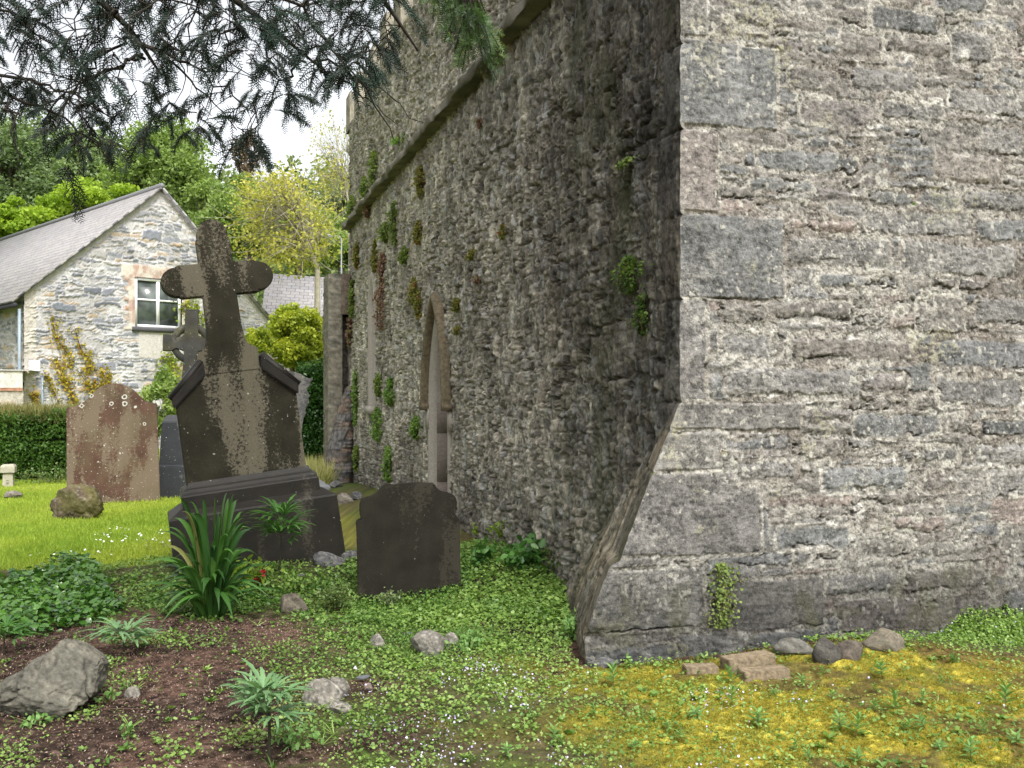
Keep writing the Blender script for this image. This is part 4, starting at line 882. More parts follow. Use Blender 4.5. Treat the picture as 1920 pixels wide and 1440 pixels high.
def rk(x, y, w, h, seed, label, cols=((.20, .185, .155), (.13, .12, .105), (.36, .34, .3)), **k):
    g_ = G(x, y); m_ = g_[1]/F; nm = k.pop('name', 'rock'); return rock(nm, label, (g_[0], g_[1]+w*m_*.25, g_[2]), (w*m_/2*1.08, w*m_/2*.75, h*m_/2*1.35), seed, list(cols), sub=k.pop('sub', 4), sink=.25, **k)
rk(600, 1328, 72, 50, 61, 'pale angular rock behind the feathery plant at the bottom', amp=.18, crack=.05)
rk(632, 1312, 48, 42, 161, 'pointed pale rock touching the right of the angular rock', amp=.15)
rk(632, 1338, 48, 18, 62, 'flat pale stone in front of the angular rock near the feathery plant')
rk(805, 1232, 74, 46, 63, 'grey wedge shaped rock among green leaves below the dark headstone', crack=.04)
rk(838, 1216, 40, 30, 163, 'pale rock touching the right end of the wedge shaped grey rock')
rk(707, 1216, 34, 26, 64, 'small crumbly pale stone left of the wedge shaped rock')
rk(243, 1311, 32, 22, 65, 'small grey stone on bare soil right of the large boulder', sub=3)
rk(150, 1240, 36, 22, 66, 'small blue grey stone behind the large boulder', ((.16, .17, .19), (.12, .12, .13)), sub=3)
rk(690, 1294, 20, 12, 67, 'tiny brown pebble in front of the slate chip', ((.2, .16, .13), (.14, .11, .1)), sub=3)
rk(545, 1150, 66, 34, 68, 'long brown stone half buried beside the strap leaved clump', ((.13, .11, .085), (.09, .08, .06)), crack=.03)
rk(1555, 1246, 54, 50, 69, 'smooth dark grey stone leaning on the foot of the bright wall', ((.075, .07, .06), (.055, .05, .045)), cuts=7, amp=.12)
rk(1600, 1240, 66, 34, 70, 'brown rounded stone lying beside the smooth dark stone at the wall foot', ((.12, .10, .08), (.08, .068, .055)), cuts=7, amp=.13)
rk(1668, 1220, 86, 38, 71, 'broad mottled stone set against the wall foot above the moss mound', ((.15, .13, .1), (.12, .115, .085), (.24, .2, .13)), cuts=7, amp=.14)
rk(1495, 1230, 74, 30, 171, 'pale edged foundation stone jutting from the wall behind the bricks', ((.14, .135, .12), (.08, .075, .06)), amp=.14)
for i, (x, y, w, h, l) in enumerate(((905, 1003, 64, 26, 'dark slaty stone at the foot of the side wall right of the dark headstone'), (645, 945, 34, 22, 'pale block lying on moss beyond the leaning cross'), (668, 938, 26, 15, 'flat grey stone against the far end of the side wall'), (610, 1062, 70, 26, 'wet dark slate slab under the right foot of the leaning cross'), (652, 1052, 44, 20, 'wet shiny slate between the leaning cross and the dark headstone'), (18, 935, 36, 14, 'flat brown stone in the lawn near the short stone post'), (604, 893, 30, 14, 'dark stone lying beyond the leaning cross near the buttress'), (628, 915, 26, 14, 'grey rubble stone near the broken foot of the buttress'), (655, 905, 30, 18, 'brown rubble stone close under the broken foot of the buttress'), (1128, 1256, 60, 20, 'thin split stone under the overhanging corner of the church'))):
    rk(x, y, w, h, 80+i, l, ((.10, .10, .10), (.06, .06, .062), (.2, .19, .17)) if i not in (1, 5) else ((.2, .18, .15), (.14, .125, .1)), amp=.15, sub=4)
# slate chips
def chip(x, y, w, lab, rz):
    g_ = G(x, y); r = w*g_[1]/F/2; bm = bmesh.new(); n = 7; vs_ = [bm.verts.new((r*math.cos(a)*(1+.2*math.sin(a*3)), .55*r*math.sin(a), 0)) for a in np.arange(n)*2*PI/n]
    f = bm.faces.new(vs_); ex = bmesh.ops.extrude_face_region(bm, geom=[f]); bmesh.ops.translate(bm, verts=[v for v in ex['geom'] if isinstance(v, bmesh.types.BMVert)], vec=(0, 0, .008))
    o = bm_obj('slate_chip', bm, M_slab, bevel=.001); o.location = (g_[0], g_[1], g_[2]+.022); o.rotation_euler = (.12, -.1, rz); tag(o, lab, 'slate', 'broken slate chips')
chip(681, 1279, 27, 'grey slate chip lying on leaves right of the pale angular rock', .3); chip(565, 1085, 20, 'small slate chip near the foot of the leaning cross', .8); chip(765, 1196, 16, 'thin slate chip above the wedge shaped grey rock', .1)
# bricks
M_brick = m_plain('buff_brick', (.19, .15, .10), .55, 40, .95, .12, .9, .008)
def brick(x, y, wpx, lab, rz, L=.29, T=.11, Hh=.075, dz=0, tilt=0):
    g_ = G(x, y); e_ = bm_obj('brick', loft([(L/2, -T/2, T/2, 0), (L/2, -T/2, T/2, Hh)]), M_brick, None, bevel=.004)
    e_.location = (g_[0], g_[1]+T*.5, g_[2]-.012+dz); e_.rotation_euler = (0, tilt, rz)
    me = e_.data
    tag(e_, lab, 'brick', 'buff bricks at the wall foot')
brick(1436, 1278, 100, 'front brick of the pair, nearest the camera', math.radians(14), .265, .10, .068, tilt=math.radians(-1))
brick(1407, 1262, 100, 'longer brick lying behind the front brick, against the wall', math.radians(17), .285, .11, .085, .012, math.radians(-3))
brick(1316, 1268, 62, 'short half brick left of the pair, end on to the wall', math.radians(6), .178, .09, .06)
# short stone post
g_ = G(16, 912); e = empty('stone_post', g_, 'short pale stone post with a square cap standing by the hedge', 'post', None, .3); mp_ = m_plain('pale_post_stone', (.34, .32, .25), .2, 20, .9, .2)
bm_obj('post', loft([(.085, -.085, .085, -.1), (.08, -.08, .08, .24)]), mp_, e, bevel=.008); bm_obj('cap', loft([(.115, -.115, .115, .24), (.115, -.115, .115, .35), (.09, -.09, .09, .385)]), mp_, e, bevel=.008)
# distant street lamp
g_ = P(640, 750, 42); e = empty('street_lamp', (g_[0], g_[1], 0), 'grey street lamp far off between the trees left of the church', 'street lamp'); zt = EYE+(750-443)/F*42
mp_ = m_plain('lamp_grey', (.25, .28, .28), .1); Vr, Pr = tube([(0, 0, 0), (0, 0, zt*.6), (0, 0, zt-.1), (-.1, 0, zt), (-.45, 0, zt+.03)], [.06, .045, .03, .03, .03], 8); mk('pole', Vr, Pr, mp_, e)
bm = loft([(.28, -.1, .1, zt-.02), (.3, -.12, .12, zt+.04), (.2, -.08, .08, zt+.09)], -.6); bm_obj('lamp_head', bm, mp_, e)
# ------------------------------------------------------------------ plants
M_stem = m_leaf('plant_stems', (.06, .055, .02), (.16, .10, .06), .7, .0, .2)
M_stemd = m_leaf('dark_stems', (.02, .02, .012), (.05, .045, .03), .7, .0, .2)
M_iris = m_leaf('strap_leaves', (.018, .06, .014), (.075, .18, .03), .38, .28, .45, (.20, .19, .06))
M_hell = m_leaf('blue_green_leaves', (.085, .17, .07), (.17, .29, .13), .45, .25, .35)
M_helld = m_leaf('deep_green_leaves', (.03, .10, .02), (.09, .20, .04), .4, .25, .4)
M_weed = m_leaf('seedling_leaves', (.10, .20, .05), (.20, .34, .10), .5, .3, .3)
def strip(S_, pts, w, tint, fold=.25, side=None):
    pts = np.asarray(pts, float); n = len(pts); t = np.gradient(pts, axis=0); t /= np.linalg.norm(t, axis=1)[:, None]
    sd = np.cross(t, [0, 0, 1.0]) if side is None else np.broadcast_to(side, t.shape); sd = sd/(np.linalg.norm(sd, axis=1)[:, None]+1e-6); up = np.cross(sd, t)
    w = np.asarray(w)[:, None]; V = np.concatenate([pts-sd*w/2+up*w*fold, pts, pts+sd*w/2+up*w*fold]); i = np.arange(n-1)
    S_.add(V, [np.stack([i, i+1, i+1+n, i+n], 1), np.stack([i+n, i+1+n, i+1+2*n, i+2*n], 1)], tint)
def strap_plant(name, label, loc, n, hmax, spread, seed, w=.026):
    r_ = np.random.default_rng(seed); S_ = Soup()
    for i in range(n):
        a = r_.uniform(0, 2*PI); L = hmax*r_.uniform(.55, 1.08); up = r_.uniform(0, 1)**.8; b = np.array([math.cos(a), math.sin(a), 0])
        base = b*r_.uniform(.0, .07)+np.array([0, 0, -.02]); out = spread*(.06+.94*up)*r_.uniform(.6, 1.1); top = L*(1.02-.55*up**1.8)
        mid = base+b*out*.25+np.array([0, 0, top*1.02]); tip = base+b*out+np.array([0, 0, top*(1-.85*up**2.2*r_.uniform(.6, 1.2))])
        p = bez(base, mid, tip, 14); k = np.linspace(0, 1, 14); ww = w*r_.uniform(.6, 1.25)*(.55+.9*k*(1-k)*2)*np.clip((1-k)*4, .04, 1)
        strip(S_, p, ww, .97+.03*r_.uniform() if r_.uniform() < .015 else r_.uniform(0, .8), .3, side=np.array([-b[1], b[0], 0])*1.0+.5*r_.normal(size=3)*np.array([1, 1, 0]))
    e = empty(name, loc, label, 'plant'); S_.build('leaves', M_iris, e, smooth=False); return e
g_ = G(398, 1158); strap_plant('strap_leaf_plant', 'large clump of long dark green strap shaped leaves in front of the leaning cross', g_, 120, .84, .62, 5, .046)
g_ = G(728, 1122); S_ = Soup()
for a, b, c, w in (((0, 0, 0), (-.03, .0, .20), (-.17, -.03, .10), .022), ((.02, 0, 0), (.05, 0, .13), (.12, -.02, .15), .014)): strip(S_, bez(a, b, c, 12), w*np.clip((1-np.linspace(0, 1, 12))*4, .05, 1), .3, .3)
S_.build('strap_leaf_tuft', M_iris, None, origin=None).location = tuple(g_); tag(bpy.data.objects['strap_leaf_tuft'], 'single arching strap leaf in front of the dark stepped headstone', 'plant')

def palmate(S_, base, d, L, r_, nl=7, w=.16, tint=.5, droop=.35, stem=None):
    """a leaf of narrow toothed fingers"""
    d = np.asarray(d, float); d /= np.linalg.norm(d); sd = np.cross(d, [0, 0, 1]); sd /= np.linalg.norm(sd)+1e-9; up = np.cross(sd, d)
    for j in range(nl):
        a = (j-(nl-1)/2)/(nl-1)*2.5; dd = d*math.cos(a)+sd*math.sin(a); l = L*(1-.38*abs(a)/1.25)*r_.uniform(.85, 1.1)
        p = bez(base, base+dd*l*.5+up*l*.12, base+dd*l-np.array([0, 0, droop*l])*r_.uniform(.5, 1.2), 9); k = np.linspace(0, 1, 9); tooth = np.where(np.arange(9) % 2, 1.18, .82)
        strip(S_, p, L*w*np.sin(PI*np.clip(k*.93+.05, 0, 1))**.8*tooth, np.clip(tint+r_.normal(0, .18), 0, 1), .22)
def hellebore(label, loc, h, nleaf, L, seed, mat, stem_w=.006, spread=1.0, tier=.6, elev=.45, lean=(0, 0)):
    r_ = np.random.default_rng(seed); e = empty('hellebore', loc, label, 'plant'); S_ = Soup(); T_ = Soup()
    top = np.array([lean[0], lean[1], h]); st = bez((0, 0, -.03), (lean[0]*.2, lean[1]*.2, h*.5), top, 8); T_.add(*tube(st, np.linspace(stem_w*1.3, stem_w*.8, 8), 7), .3)
    for i in range(nleaf):
        f = tier+(1-tier)*(i/max(1, nleaf-1)); b = st[min(7, int(f*7.99))]; a = i*2.4+r_.uniform(-.3, .3); el = elev*r_.uniform(.3, 1.5)+(f-.5)*.5
        d = np.array([math.cos(a), math.sin(a), el]); d /= np.linalg.norm(d); pl = L*.42*spread; tip = b+d*pl
        T_.add(*tube(bez(b, b+d*pl*.5+np.array([0, 0, .01]), tip, 4), stem_w*.4, 4), .8); palmate(S_, tip, d, L*1.3*r_.uniform(.8, 1.15), r_, 7, .105, .55, .25)
    T_.build('stem', M_stemd, e); S_.build('leaves', mat, e); return e
g_ = G(505, 1432); hellebore('tall feathery blue green hellebore on a dark stem at the bottom edge of the picture', g_, .27, 15, .135, 11, M_hell, .006)
g_ = G(478, 1352); hellebore('smaller hellebore growing just behind the tall feathery one', g_, .12, 9, .11, 12, M_hell, .004, lean=(-.02, 0))
g_ = G(232, 1228); hellebore('low hellebore seedling between the ivy patch and the strap leaved clump', g_, .12, 10, .15, 13, M_hell, .005, elev=.25)
g_ = G(8, 1228); hellebore('hellebore seedling at the left edge behind the cracked boulder', g_, .13, 8, .13, 14, M_helld, .005)
g_ = G(520, 1095); hellebore('dark green hellebore rising in front of the leaning cross base', (g_[0]+.02, g_[1], g_[2]), .50, 13, .19, 15, M_helld, .006, tier=.62, elev=.6, lean=(.02, 0))
def leafy(name, label, loc, n, rad, h, leafL, seed, mat, cat='plant', nst=9, wr=.5, tint=(.1, .9), up=.0, stems=M_stem, flowers=None):
    """a small rounded shrub: stems from one foot, leaves through the volume"""
    r_ = np.random.default_rng(seed); e = empty(name, loc, label, cat); T_ = Soup(); tips = []
    for i in range(nst):
        a = r_.uniform(0, 2*PI); q = r_.uniform(.15, 1)**.6; tip = np.array([math.cos(a)*rad*q, math.sin(a)*rad*q, h*(1-.35*q*q)*r_.uniform(.75, 1.05)]); st = bez((0, 0, -.02), (tip[0]*.25, tip[1]*.25, tip[2]*.7), tip, 6); T_.add(*tube(st, np.linspace(.004, .0015, 6)*max(1, h/.25), 4), r_.uniform(0, 1)); tips.append(st)
    tips = np.array(tips); k = r_.integers(0, nst, n); f = r_.integers(2, 6, n); pos = tips[k, f]+r_.normal(0, rad*.16, (n, 3))*np.array([1, 1, .8]); pos[:, 2] = np.maximum(pos[:, 2], .01)
    tv, tp = t_oval(1, wr); S_ = Soup().inst(tv, tp, rmat(n, .7, r_)*(leafL*r_.uniform(.7, 1.3, n))[:, None, None], pos, r_.uniform(*tint, n))
    T_.build('stem', stems, e); S_.build('leaves', mat, e)
    if flowers: 
        fl, cnt, sz = flowers; tv, tp = t_lobed(.5); kk = r_.integers(0, n, cnt); 
        for q in kk[:4]: Soup().inst(tv, tp, rmat(cnt, .8, r_)*sz, pos[q]+np.array([0, -.03, .03])+r_.normal(0, .006, (cnt, 3)), r_.uniform(0, 1, cnt)).build('flower', fl, e)
    return e
M_box = m_leaf('small_shrub_leaves', (.04, .08, .018), (.14, .20, .055), .45, .25, .4, (.30, .28, .14))
M_lime = m_leaf('lime_leaves', (.11, .20, .02), (.26, .36, .05), .5, .35, .3)
M_redl = m_leaf('dark_red_petals', (.12, .008, .012), (.40, .02, .03), .5, .2, .3)
g_ = G(630, 1148); leafy('shrub', 'small dark bushy shrub left of the dark stepped headstone', g_, 900, .15, .19, .022, 21, M_box, 'shrub', 16)
g_ = G(735, 1148); leafy('shrub', 'sparse twiggy variegated shrub in front of the dark stepped headstone', g_, 260, .10, .17, .026, 22, m_leaf('variegated_leaves', (.05, .10, .03), (.22, .27, .12), .45, .25, .3), 'shrub', 12)
g_ = G(455, 1112); leafy('bushy_plant', 'lime green leafy plant at the foot of the leaning cross behind the strap leaves', g_, 260, .24, .24, .06, 23, M_lime, 'plant', 12, .6)
g_ = G(545, 1110); leafy('bushy_plant', 'light green leafy plant between the lime green one and the small dark shrub', g_, 420, .26, .14, .035, 24, Mg_clover, 'plant', 14, .6)
g_ = G(492, 1112); leafy('red_flowered_plant', 'little plant with dark red flowers right of the strap leaved clump', g_, 60, .07, .15, .035, 25, M_helld, 'plant', 6, .5, flowers=(M_redl, 9, .03))
for x, y, n, r_, h, L, sd, lab, mt in ((905, 1065, 120, .13, .22, .06, 31, 'broad leaved green weed right of the dark stepped headstone', M_helld), (985, 1075, 240, .20, .30, .07, 32, 'tall dock like weed with upright leaves against the shaded side wall', M_helld), (1052, 1082, 260, .17, .20, .045, 33, 'dark bushy weed nearest the corner of the church', M_box), (958, 1028, 160, .18, .26, .05, 34, 'bright yellow green weed close to the side wall', M_lime), (895, 1010, 90, .12, .15, .04, 35, 'small yellow green weed on the slaty stone by the side wall', M_lime), (1080, 1195, 340, .16, .13, .034, 36, 'heap of pale round leaved greenery tucked against the batter foot', M_weed), (880, 1215, 260, .24, .07, .032, 37, 'low pale green leafy patch right of the wedge shaped rock', M_weed), (560, 1400, 150, .13, .08, .03, 38, 'low leafy weed around the foot of the tall feathery hellebore', M_weed), (60, 1360, 60, .12, .06, .028, 39, 'low green weed at the front of the large boulder', M_weed), (205, 1318, 40, .07, .07, .03, 40, 'small green weed at the right foot of the large boulder', M_weed), (990, 1345, 50, .05, .04, .02, 41, 'tuft of bright weed among lilac flowers in the middle foreground', M_weed), (1175, 1245, 60, .06, .05, .025, 42, 'small weed under the split stones of the church corner', M_weed), (240, 1385, 30, .03, .06, .03, 43, 'tiny weed beside a white petal on the bare soil', M_weed)):
    g_ = G(x, y); leafy('leafy_weed', lab, g_, n, r_, h, L, sd, mt, 'weed', 10, .6, group=None) if False else leafy('leafy_weed', lab, g_, n, r_, h, L, sd, mt, 'weed', 10, .6)
# foliage mass of ivy at the left edge
xx = rng.uniform(-3.9, -2.35, 9000); yy = rng.uniform(6.2, 9.0, 9000); px, py = pxy(xx, yy)
d_ = ((px+10)/225)**2+((py-1118)/88)**2+.35*fbm(xx*2.5, yy*2.5, 3, 61); k = d_ < 1; xx, yy, d_ = xx[k], yy[k], d_[k]
zt = gh(xx, yy)+.13*np.sqrt(np.clip(1-d_, 0, 1))*(1+.5*fbm(xx*5, yy*5, 3, 62))+rng.uniform(-.05, .04, len(xx)); tv, tp = t_oval(1, .85)
S_ = Soup().inst(tv, tp, rmat(len(xx), .42)*rng.uniform(.028, .062, len(xx))[:, None, None], np.stack([xx, yy, zt], -1), np.clip(.5+.5*fbm(xx*3, yy*3, 2, 63)+rng.normal(0, .25, len(xx)), 0, 1))
tag(S_.build('ivy', Mg_ivy), 'glossy dark and bright green ivy sprawling over the ground at the left edge', 'ivy', kind='stuff')

# upright seedlings in the moss
def seedling(loc, label=None):
    e = empty('seedling', loc, 'upright willowherb seedling with narrow paired leaves standing in the moss', 'seedling', 'willowherb seedlings in the moss')
    T_ = Soup().add(*tube([(0, 0, -.01), (.002, 0, .03), (0, 0, .062)], [.0018, .0016, .001], 5), .9); S_ = Soup()
    for t in range(6):
        z_ = .012+t*.0098; L = .058-.0045*t
        for s in (0, PI):
            a = t*1.57+s+rng.uniform(-.2, .2); d = np.array([math.cos(a), math.sin(a), .25+.12*t]); strip(S_, bez((0, 0, z_), d*L*.55+np.array([0, 0, z_+.004]), d*L+np.array([0, 0, z_-.003]), 6), L*.34*np.array([.3, .9, 1, .85, .5, .05]), rng.uniform(.2, .9), .2)
    return e, T_.build('stem', M_stem, e), S_.build('leaves', M_weed, e)
spots = [(1450, 1308), (1505, 1290), (1640, 1338), (1655, 1275), (1693, 1262), (1730, 1325), (1788, 1250), (1798, 1252), (1605, 1385), (1680, 1340), (1700, 1376), (1760, 1410), (1495, 1412), (1520, 1432), (1372, 1328), (1278, 1393), (1340, 1398), (1575, 1372), (1810, 1415), (1735, 1372), (1820, 1428), (1610, 1436), (1375, 1285), (1250, 1372), (1885, 1330), (1545, 1270), (1770, 1292), (1850, 1385), (1115, 1350), (1190, 1410), (1040, 1400), (1150, 1290), (1640, 1300), (1905, 1400), (1560, 1318), (950, 1420), (1310, 1350), (1420, 1365)]
g_ = G(*spots[0]); pr = seedling(g_); r_ = np.random.default_rng(3)
for i, (x, y) in enumerate(spots):
    g_ = G(x, y); s = float(r_.uniform(.4, 1.25))
    if i == 0: root = pr[0]
    else:
        root = pr[0].copy(); C.objects.link(root)
        for ch in pr[1:]: c = ch.copy(); C.objects.link(c); c.parent = root
    root.location = (g_[0], g_[1], g_[2]+.012); root.scale = (s, s, s*float(r_.uniform(.8, 1.25))); root.rotation_euler = (float(r_.normal(0, .25)), float(r_.normal(0, .25)), float(r_.uniform(0, 6.28)))

# plants rooted in the side wall
M_wp = [m_leaf('wall_plant_green', (.09, .14, .03), (.21, .27, .07), .55, .35, .25), m_leaf('wall_plant_olive', (.10, .11, .02), (.25, .24, .06), .6, .3, .2, (.26, .09, .05)), m_leaf('wall_plant_red', (.18, .10, .07), (.28, .18, .14), .6, .25, .2, (.15, .2, .04)), m_leaf('wall_plant_vivid', (.08, .17, .025), (.19, .30, .06), .5, .35, .3), m_leaf('wall_plant_dark', (.035, .07, .012), (.10, .16, .025), .5, .3, .25)]
def wall_plant(cx, cy, w, h, kind, label, n=None, front=False, leaf=.023, prot=.09):
    r_ = np.random.default_rng(int(cx*7+cy)); f_ = front_uv if front else side_sv; Wf = FW if front else SW
    s0, v0 = f_(cx, cy); Z = (5.7+.9543*s0) if not front else 5.7+.299*s0; m_ = Z/F
    hh_ = h*m_; wd = w*m_ if front else w*m_*1.2+.04; n = n or int(min(560, 50+hh_*wd*17000)); o = Wf(s0, v0)
    e = empty('wall_plant', o, label, 'plant', 'plants growing out of the church walls')
    f = r_.uniform(0, 1, n); v = (f-.5)*hh_; prof = np.sin(PI*np.clip(f*.8+.14, 0, 1))**.7*(1+.4*fbm(f*6, f*0+cx, 3, 3))
    lob = 1+.9*fbm(f*9, f*0+cy, 2, 4); s = r_.normal(0, .34, n)*wd*prof*(1.0 if front else 1.8)*lob+(0 if front else .12*wd*np.sin(f*7)); nn = r_.uniform(0, 1, n)*prof*(min(prot, .02+w*m_*.7))+.012+.015*r_.uniform(0, 1, n)
    pos = (s[:, None]*(D2 if front else D1)+nn[:, None]*(N2 if front else N1)); pos[:, 2] = v
    tv, tp = t_lobed(.5); Nn = -PI/2*.75
    M = np.einsum('ij,njk->nik', eul(0, 0, math.atan2(*( (N2 if front else N1)[[1, 0]] )))[()] if True else None, np.einsum('ij,njk->nik', eul(0, 1.0, 0)[()], rmat(n, .6, r_)))
    S_ = Soup().inst(tv, tp, M*(leaf*r_.uniform(.6, 1.3, n)*(1 if front else max(1, Z/9)))[:, None, None], pos, np.clip(.5+.5*fbm(f*5, f*3+cx, 2, 5)+r_.normal(0, .25, n), 0, 1))
    S_.build('leaves', M_wp[kind], e); T_ = Soup()
    for i in range(max(4, int(hh_*26))):
        a = r_.integers(0, n); b_ = pos[a]; t0 = np.array([b_[0]*.2, b_[1]*.2, hh_*.45*r_.uniform(.2, 1)]); T_.add(*tube(bez(t0, (t0+b_)/2+(N2 if front else N1)*.03, b_, 5), .0016 if front else .0042, 3), r_.uniform(0, 1))
    T_.build('stem', M_stem, e); return e
L_ = [(705, 315, 22, 62, 0, 'thick green tuft growing on top of the string course'), (688, 355, 22, 45, 0, 'green trailing plant on the string course just below the thick tuft'), (664, 392, 20, 52, 0, 'green plant hanging at the far end of the string course'), (694, 388, 10, 40, 2, 'reddish plant hanging under the far string course'),
 (727, 435, 18, 34, 0, 'rounded green plant below the string course, left of a matching column'), (743, 420, 11, 80, 0, 'long hanging green plant below the string course right of the rounded one'), (793, 340, 11, 56, 1, 'olive plant on the bare wall above the arched doorway, highest'), (790, 436, 12, 42, 1, 'olive plant halfway between string course and arched doorway'), (763, 478, 10, 30, 0, 'small bright plant left above the arched doorway'), (783, 545, 13, 50, 1, 'olive tuft just left of the arch point'), (790, 572, 9, 55, 1, 'brownish trailing plant left of the arch below its point'),
 (720, 565, 26, 105, 2, 'broad purple red plant beside the narrow lancet window'), (722, 500, 10, 46, 2, 'narrow pink red plant above the broad purple red one'), (737, 735, 18, 50, 3, 'bright green plant right of the lancet window foot'), (712, 795, 30, 62, 3, 'largest bright green plant, low on the wall under the lancet window'), (733, 870, 12, 66, 3, 'green plant low on the wall behind the dark headstone'), (715, 722, 11, 42, 0, 'small green plant close right of the lancet window'), (784, 802, 11, 42, 3, 'green plant left of the doorway jamb'),
 (671, 745, 10, 105, 3, 'long green trailing plant at the far end of the wall by the buttress'), (664, 560, 9, 70, 0, 'green and red plant at the far end of the wall above the long trailing one'), (660, 620, 8, 60, 2, 'reddish plant at the far corner beside the buttress'), (672, 860, 6, 48, 0, 'thin green plant at the foot of the far wall end'), (672, 480, 7, 46, 1, 'brown green plant high at the far end of the wall'), (707, 480, 8, 60, 1, 'brown green streak of plant above the lancet window'),
 (1192, 515, 30, 70, 4, 'dark green plant with a trailing stem on the shaded wall near the corner'), (1211, 590, 9, 72, 4, 'thin trailing end of plant below the dark green plant near the corner'), (1184, 304, 12, 14, 0, 'tiny yellow green plant high on the shaded wall'), (862, 572, 8, 24, 1, 'small rusty plant right of the arch'), (890, 478, 9, 18, 1, 'small olive plant right above the arch'), (901, 524, 8, 14, 2, 'tiny red plant right of the arch point'), (948, 434, 5, 26, 1, 'little rusty plant in the middle of the side wall'), (862, 620, 6, 14, 1, 'tiny yellow plant right of the arch shoulder'), (905, 232, 4, 18, 2, 'tiny rust coloured plant high on the wall under the string course')]
for q in L_: wall_plant(*q[:5], q[5])
wall_plant(1350, 1115, 44, 120, 0, 'clump of round leaved trailing plant hanging on the sunlit wall', 420, True, .019, .05)
wall_plant(1708, 384, 9, 7, 3, 'single bright leaf sprouting from a joint high on the sunlit wall', 5, True, .018, .02); wall_plant(1352, 848, 11, 9, 1, 'tiny yellow fern in a joint of the sunlit wall', 14, True, .010, .02); wall_plant(1389, 1091, 10, 8, 3, 'tiny sprout right of the hanging clump on the sunlit wall', 6, True, .012, .02)
wall_plant(752, 264, 16, 14, 3, 'pair of broad bright leaves sprouting above the string course', 6, leaf=.10)
# creeping mass at the foot of the bright wall on the right
xx = rng.uniform(2.6, 3.9, 9000); r1_ = rng.uniform(0, 1, 9000); u_ = (xx-P0[0])/.9543; wy = P0[1]+.299*u_-.02
yy = wy-.34*r1_**1.3*sst(2.55, 3.2, xx); zt = gh(xx, yy)+.16*(1-r1_)*sst(2.6, 2.9, xx)*(1+.5*fbm(xx*6, yy*6, 3, 64))*rng.uniform(.2, 1, 9000)+.01; k = fbm(xx*5, zt*9, 3, 65) > -.45; xx, yy, zt = xx[k], yy[k], zt[k]
tv, tp = t_lobed(.5); e = empty('creeping_plant', (3.2, 6.2, gz(3.2, 6.2)), 'heap of pale creeping plant with lilac flowers at the right foot of the sunlit wall', 'plant'); lo = np.array(e.location)
Soup().inst(tv, tp, rmat(len(xx), .6)*rng.uniform(.010, .024, len(xx))[:, None, None], np.stack([xx, yy, zt], -1)-lo, rng.uniform(.3, 1, len(xx))).build('leaves', Mg_clover, e)
k = rng.integers(0, len(xx), 90); Soup().inst(tv, tp, rmat(90, .8)*.011, np.stack([xx[k], yy[k]-.01, zt[k]+.012], -1)-lo, rng.uniform(0, 1, 90)).build('flowers', Mg_flow, e)['kind'] = 'stuff'

# ------------------------------------------------------------------ background vegetation
M_bark = m_plain('tree_bark', (.13, .11, .085), .35, 12, .95, .1, .6, .02); M_barkp = m_plain('pale_twigs', (.34, .31, .24), .25, 10, .9, .1, .3, .01)
def tree(name, label, cx, cy, rx, rz, Z, mat, n, leaf, nb, seed, trunk_dx=0, bark=None, fill=.5, blob=.34, twigs=0, cat='tree', group='trees behind the house', depth=1.0, top=1.0, limb=1.0, droop=0):
    r_ = np.random.default_rng(seed); m_ = Z/F; c0 = P(cx, cy, Z); RX, RZ = rx*m_, rz*m_; foot = np.array([c0[0]+trunk_dx*m_, Z, 0.0]); c = c0-foot
    e = empty(name, foot, label, cat, group); T_ = Soup(); S_ = Soup()
    d = r_.normal(size=(nb, 3)); d /= np.linalg.norm(d, axis=1)[:, None]; rr = r_.uniform(.25, 1, nb)**.5
    bc = c+d*np.array([RX, RX*depth, RZ])*(rr*(1-blob*.75))[:, None]; br = blob*r_.uniform(.6, 1.25, nb)
    fork = np.array([0, 0, max(.5, c[2]-RZ*.75)]); T_.add(*tube([(0, 0, -.2), fork*.5, fork, c+np.array([0, 0, RZ*.5])], np.array([.05, .042, .032, .01])*(RX+RZ)*limb, 8), .3)
    for i in range(nb):
        st = fork+(c+np.array([0, 0, RZ*.5])-fork)*r_.uniform(0, .7); T_.add(*tube(bez(st, (st+bc[i])/2+np.array([0, 0, RZ*.12]), bc[i], 6), np.linspace(.011, .003, 6)*(RX+RZ)*limb, 5), .3)
        for _ in range(twigs):
            q = bc[i]+r_.normal(size=3)*np.array([RX, RX, RZ])*br[i]*.8; T_.add(*tube(bez(bc[i]*.6+st*.4, (bc[i]+q)/2+np.array([0, 0, -.05*RZ]), q, 5), np.linspace(.004, .0012, 5)*(RX+RZ)*limb, 4), .3)
    k = r_.choice(nb, n, p=br**2/np.sum(br**2)); p = r_.normal(size=(n, 3)); p /= np.linalg.norm(p, axis=1)[:, None]; p *= (r_.uniform(0, 1, n)**fill)[:, None]
    pos = bc[k]+p*np.array([RX, RX*depth, RZ*.8])*br[k][:, None]; pos[:, 2] = np.maximum(pos[:, 2], .05)
    # leaves gather into sprays
    tv, tp = t_quad(1, .62); tn = np.clip(.5+.22*r_.normal(size=nb)[k]+r_.normal(0, .16, n)+.18*p[:, 2], 0, 1)
    S_.inst(tv, tp, rmat(n, .8, r_)*(leaf*r_.uniform(.6, 1.4, n))[:, None, None], pos, tn)
    T_.build('trunk', bark or M_bark, e); S_.build('crown', mat, e); return e
L1 = m_leaf('dull_green_crown', (.11, .165, .075), (.25, .33, .15), .6, .35, .2); L2 = m_leaf('mid_green_crown', (.10, .16, .04), (.25, .34, .10), .6, .35, .2); L3 = m_leaf('lime_crown', (.16, .26, .02), (.34, .45, .06), .6, .4, .2)
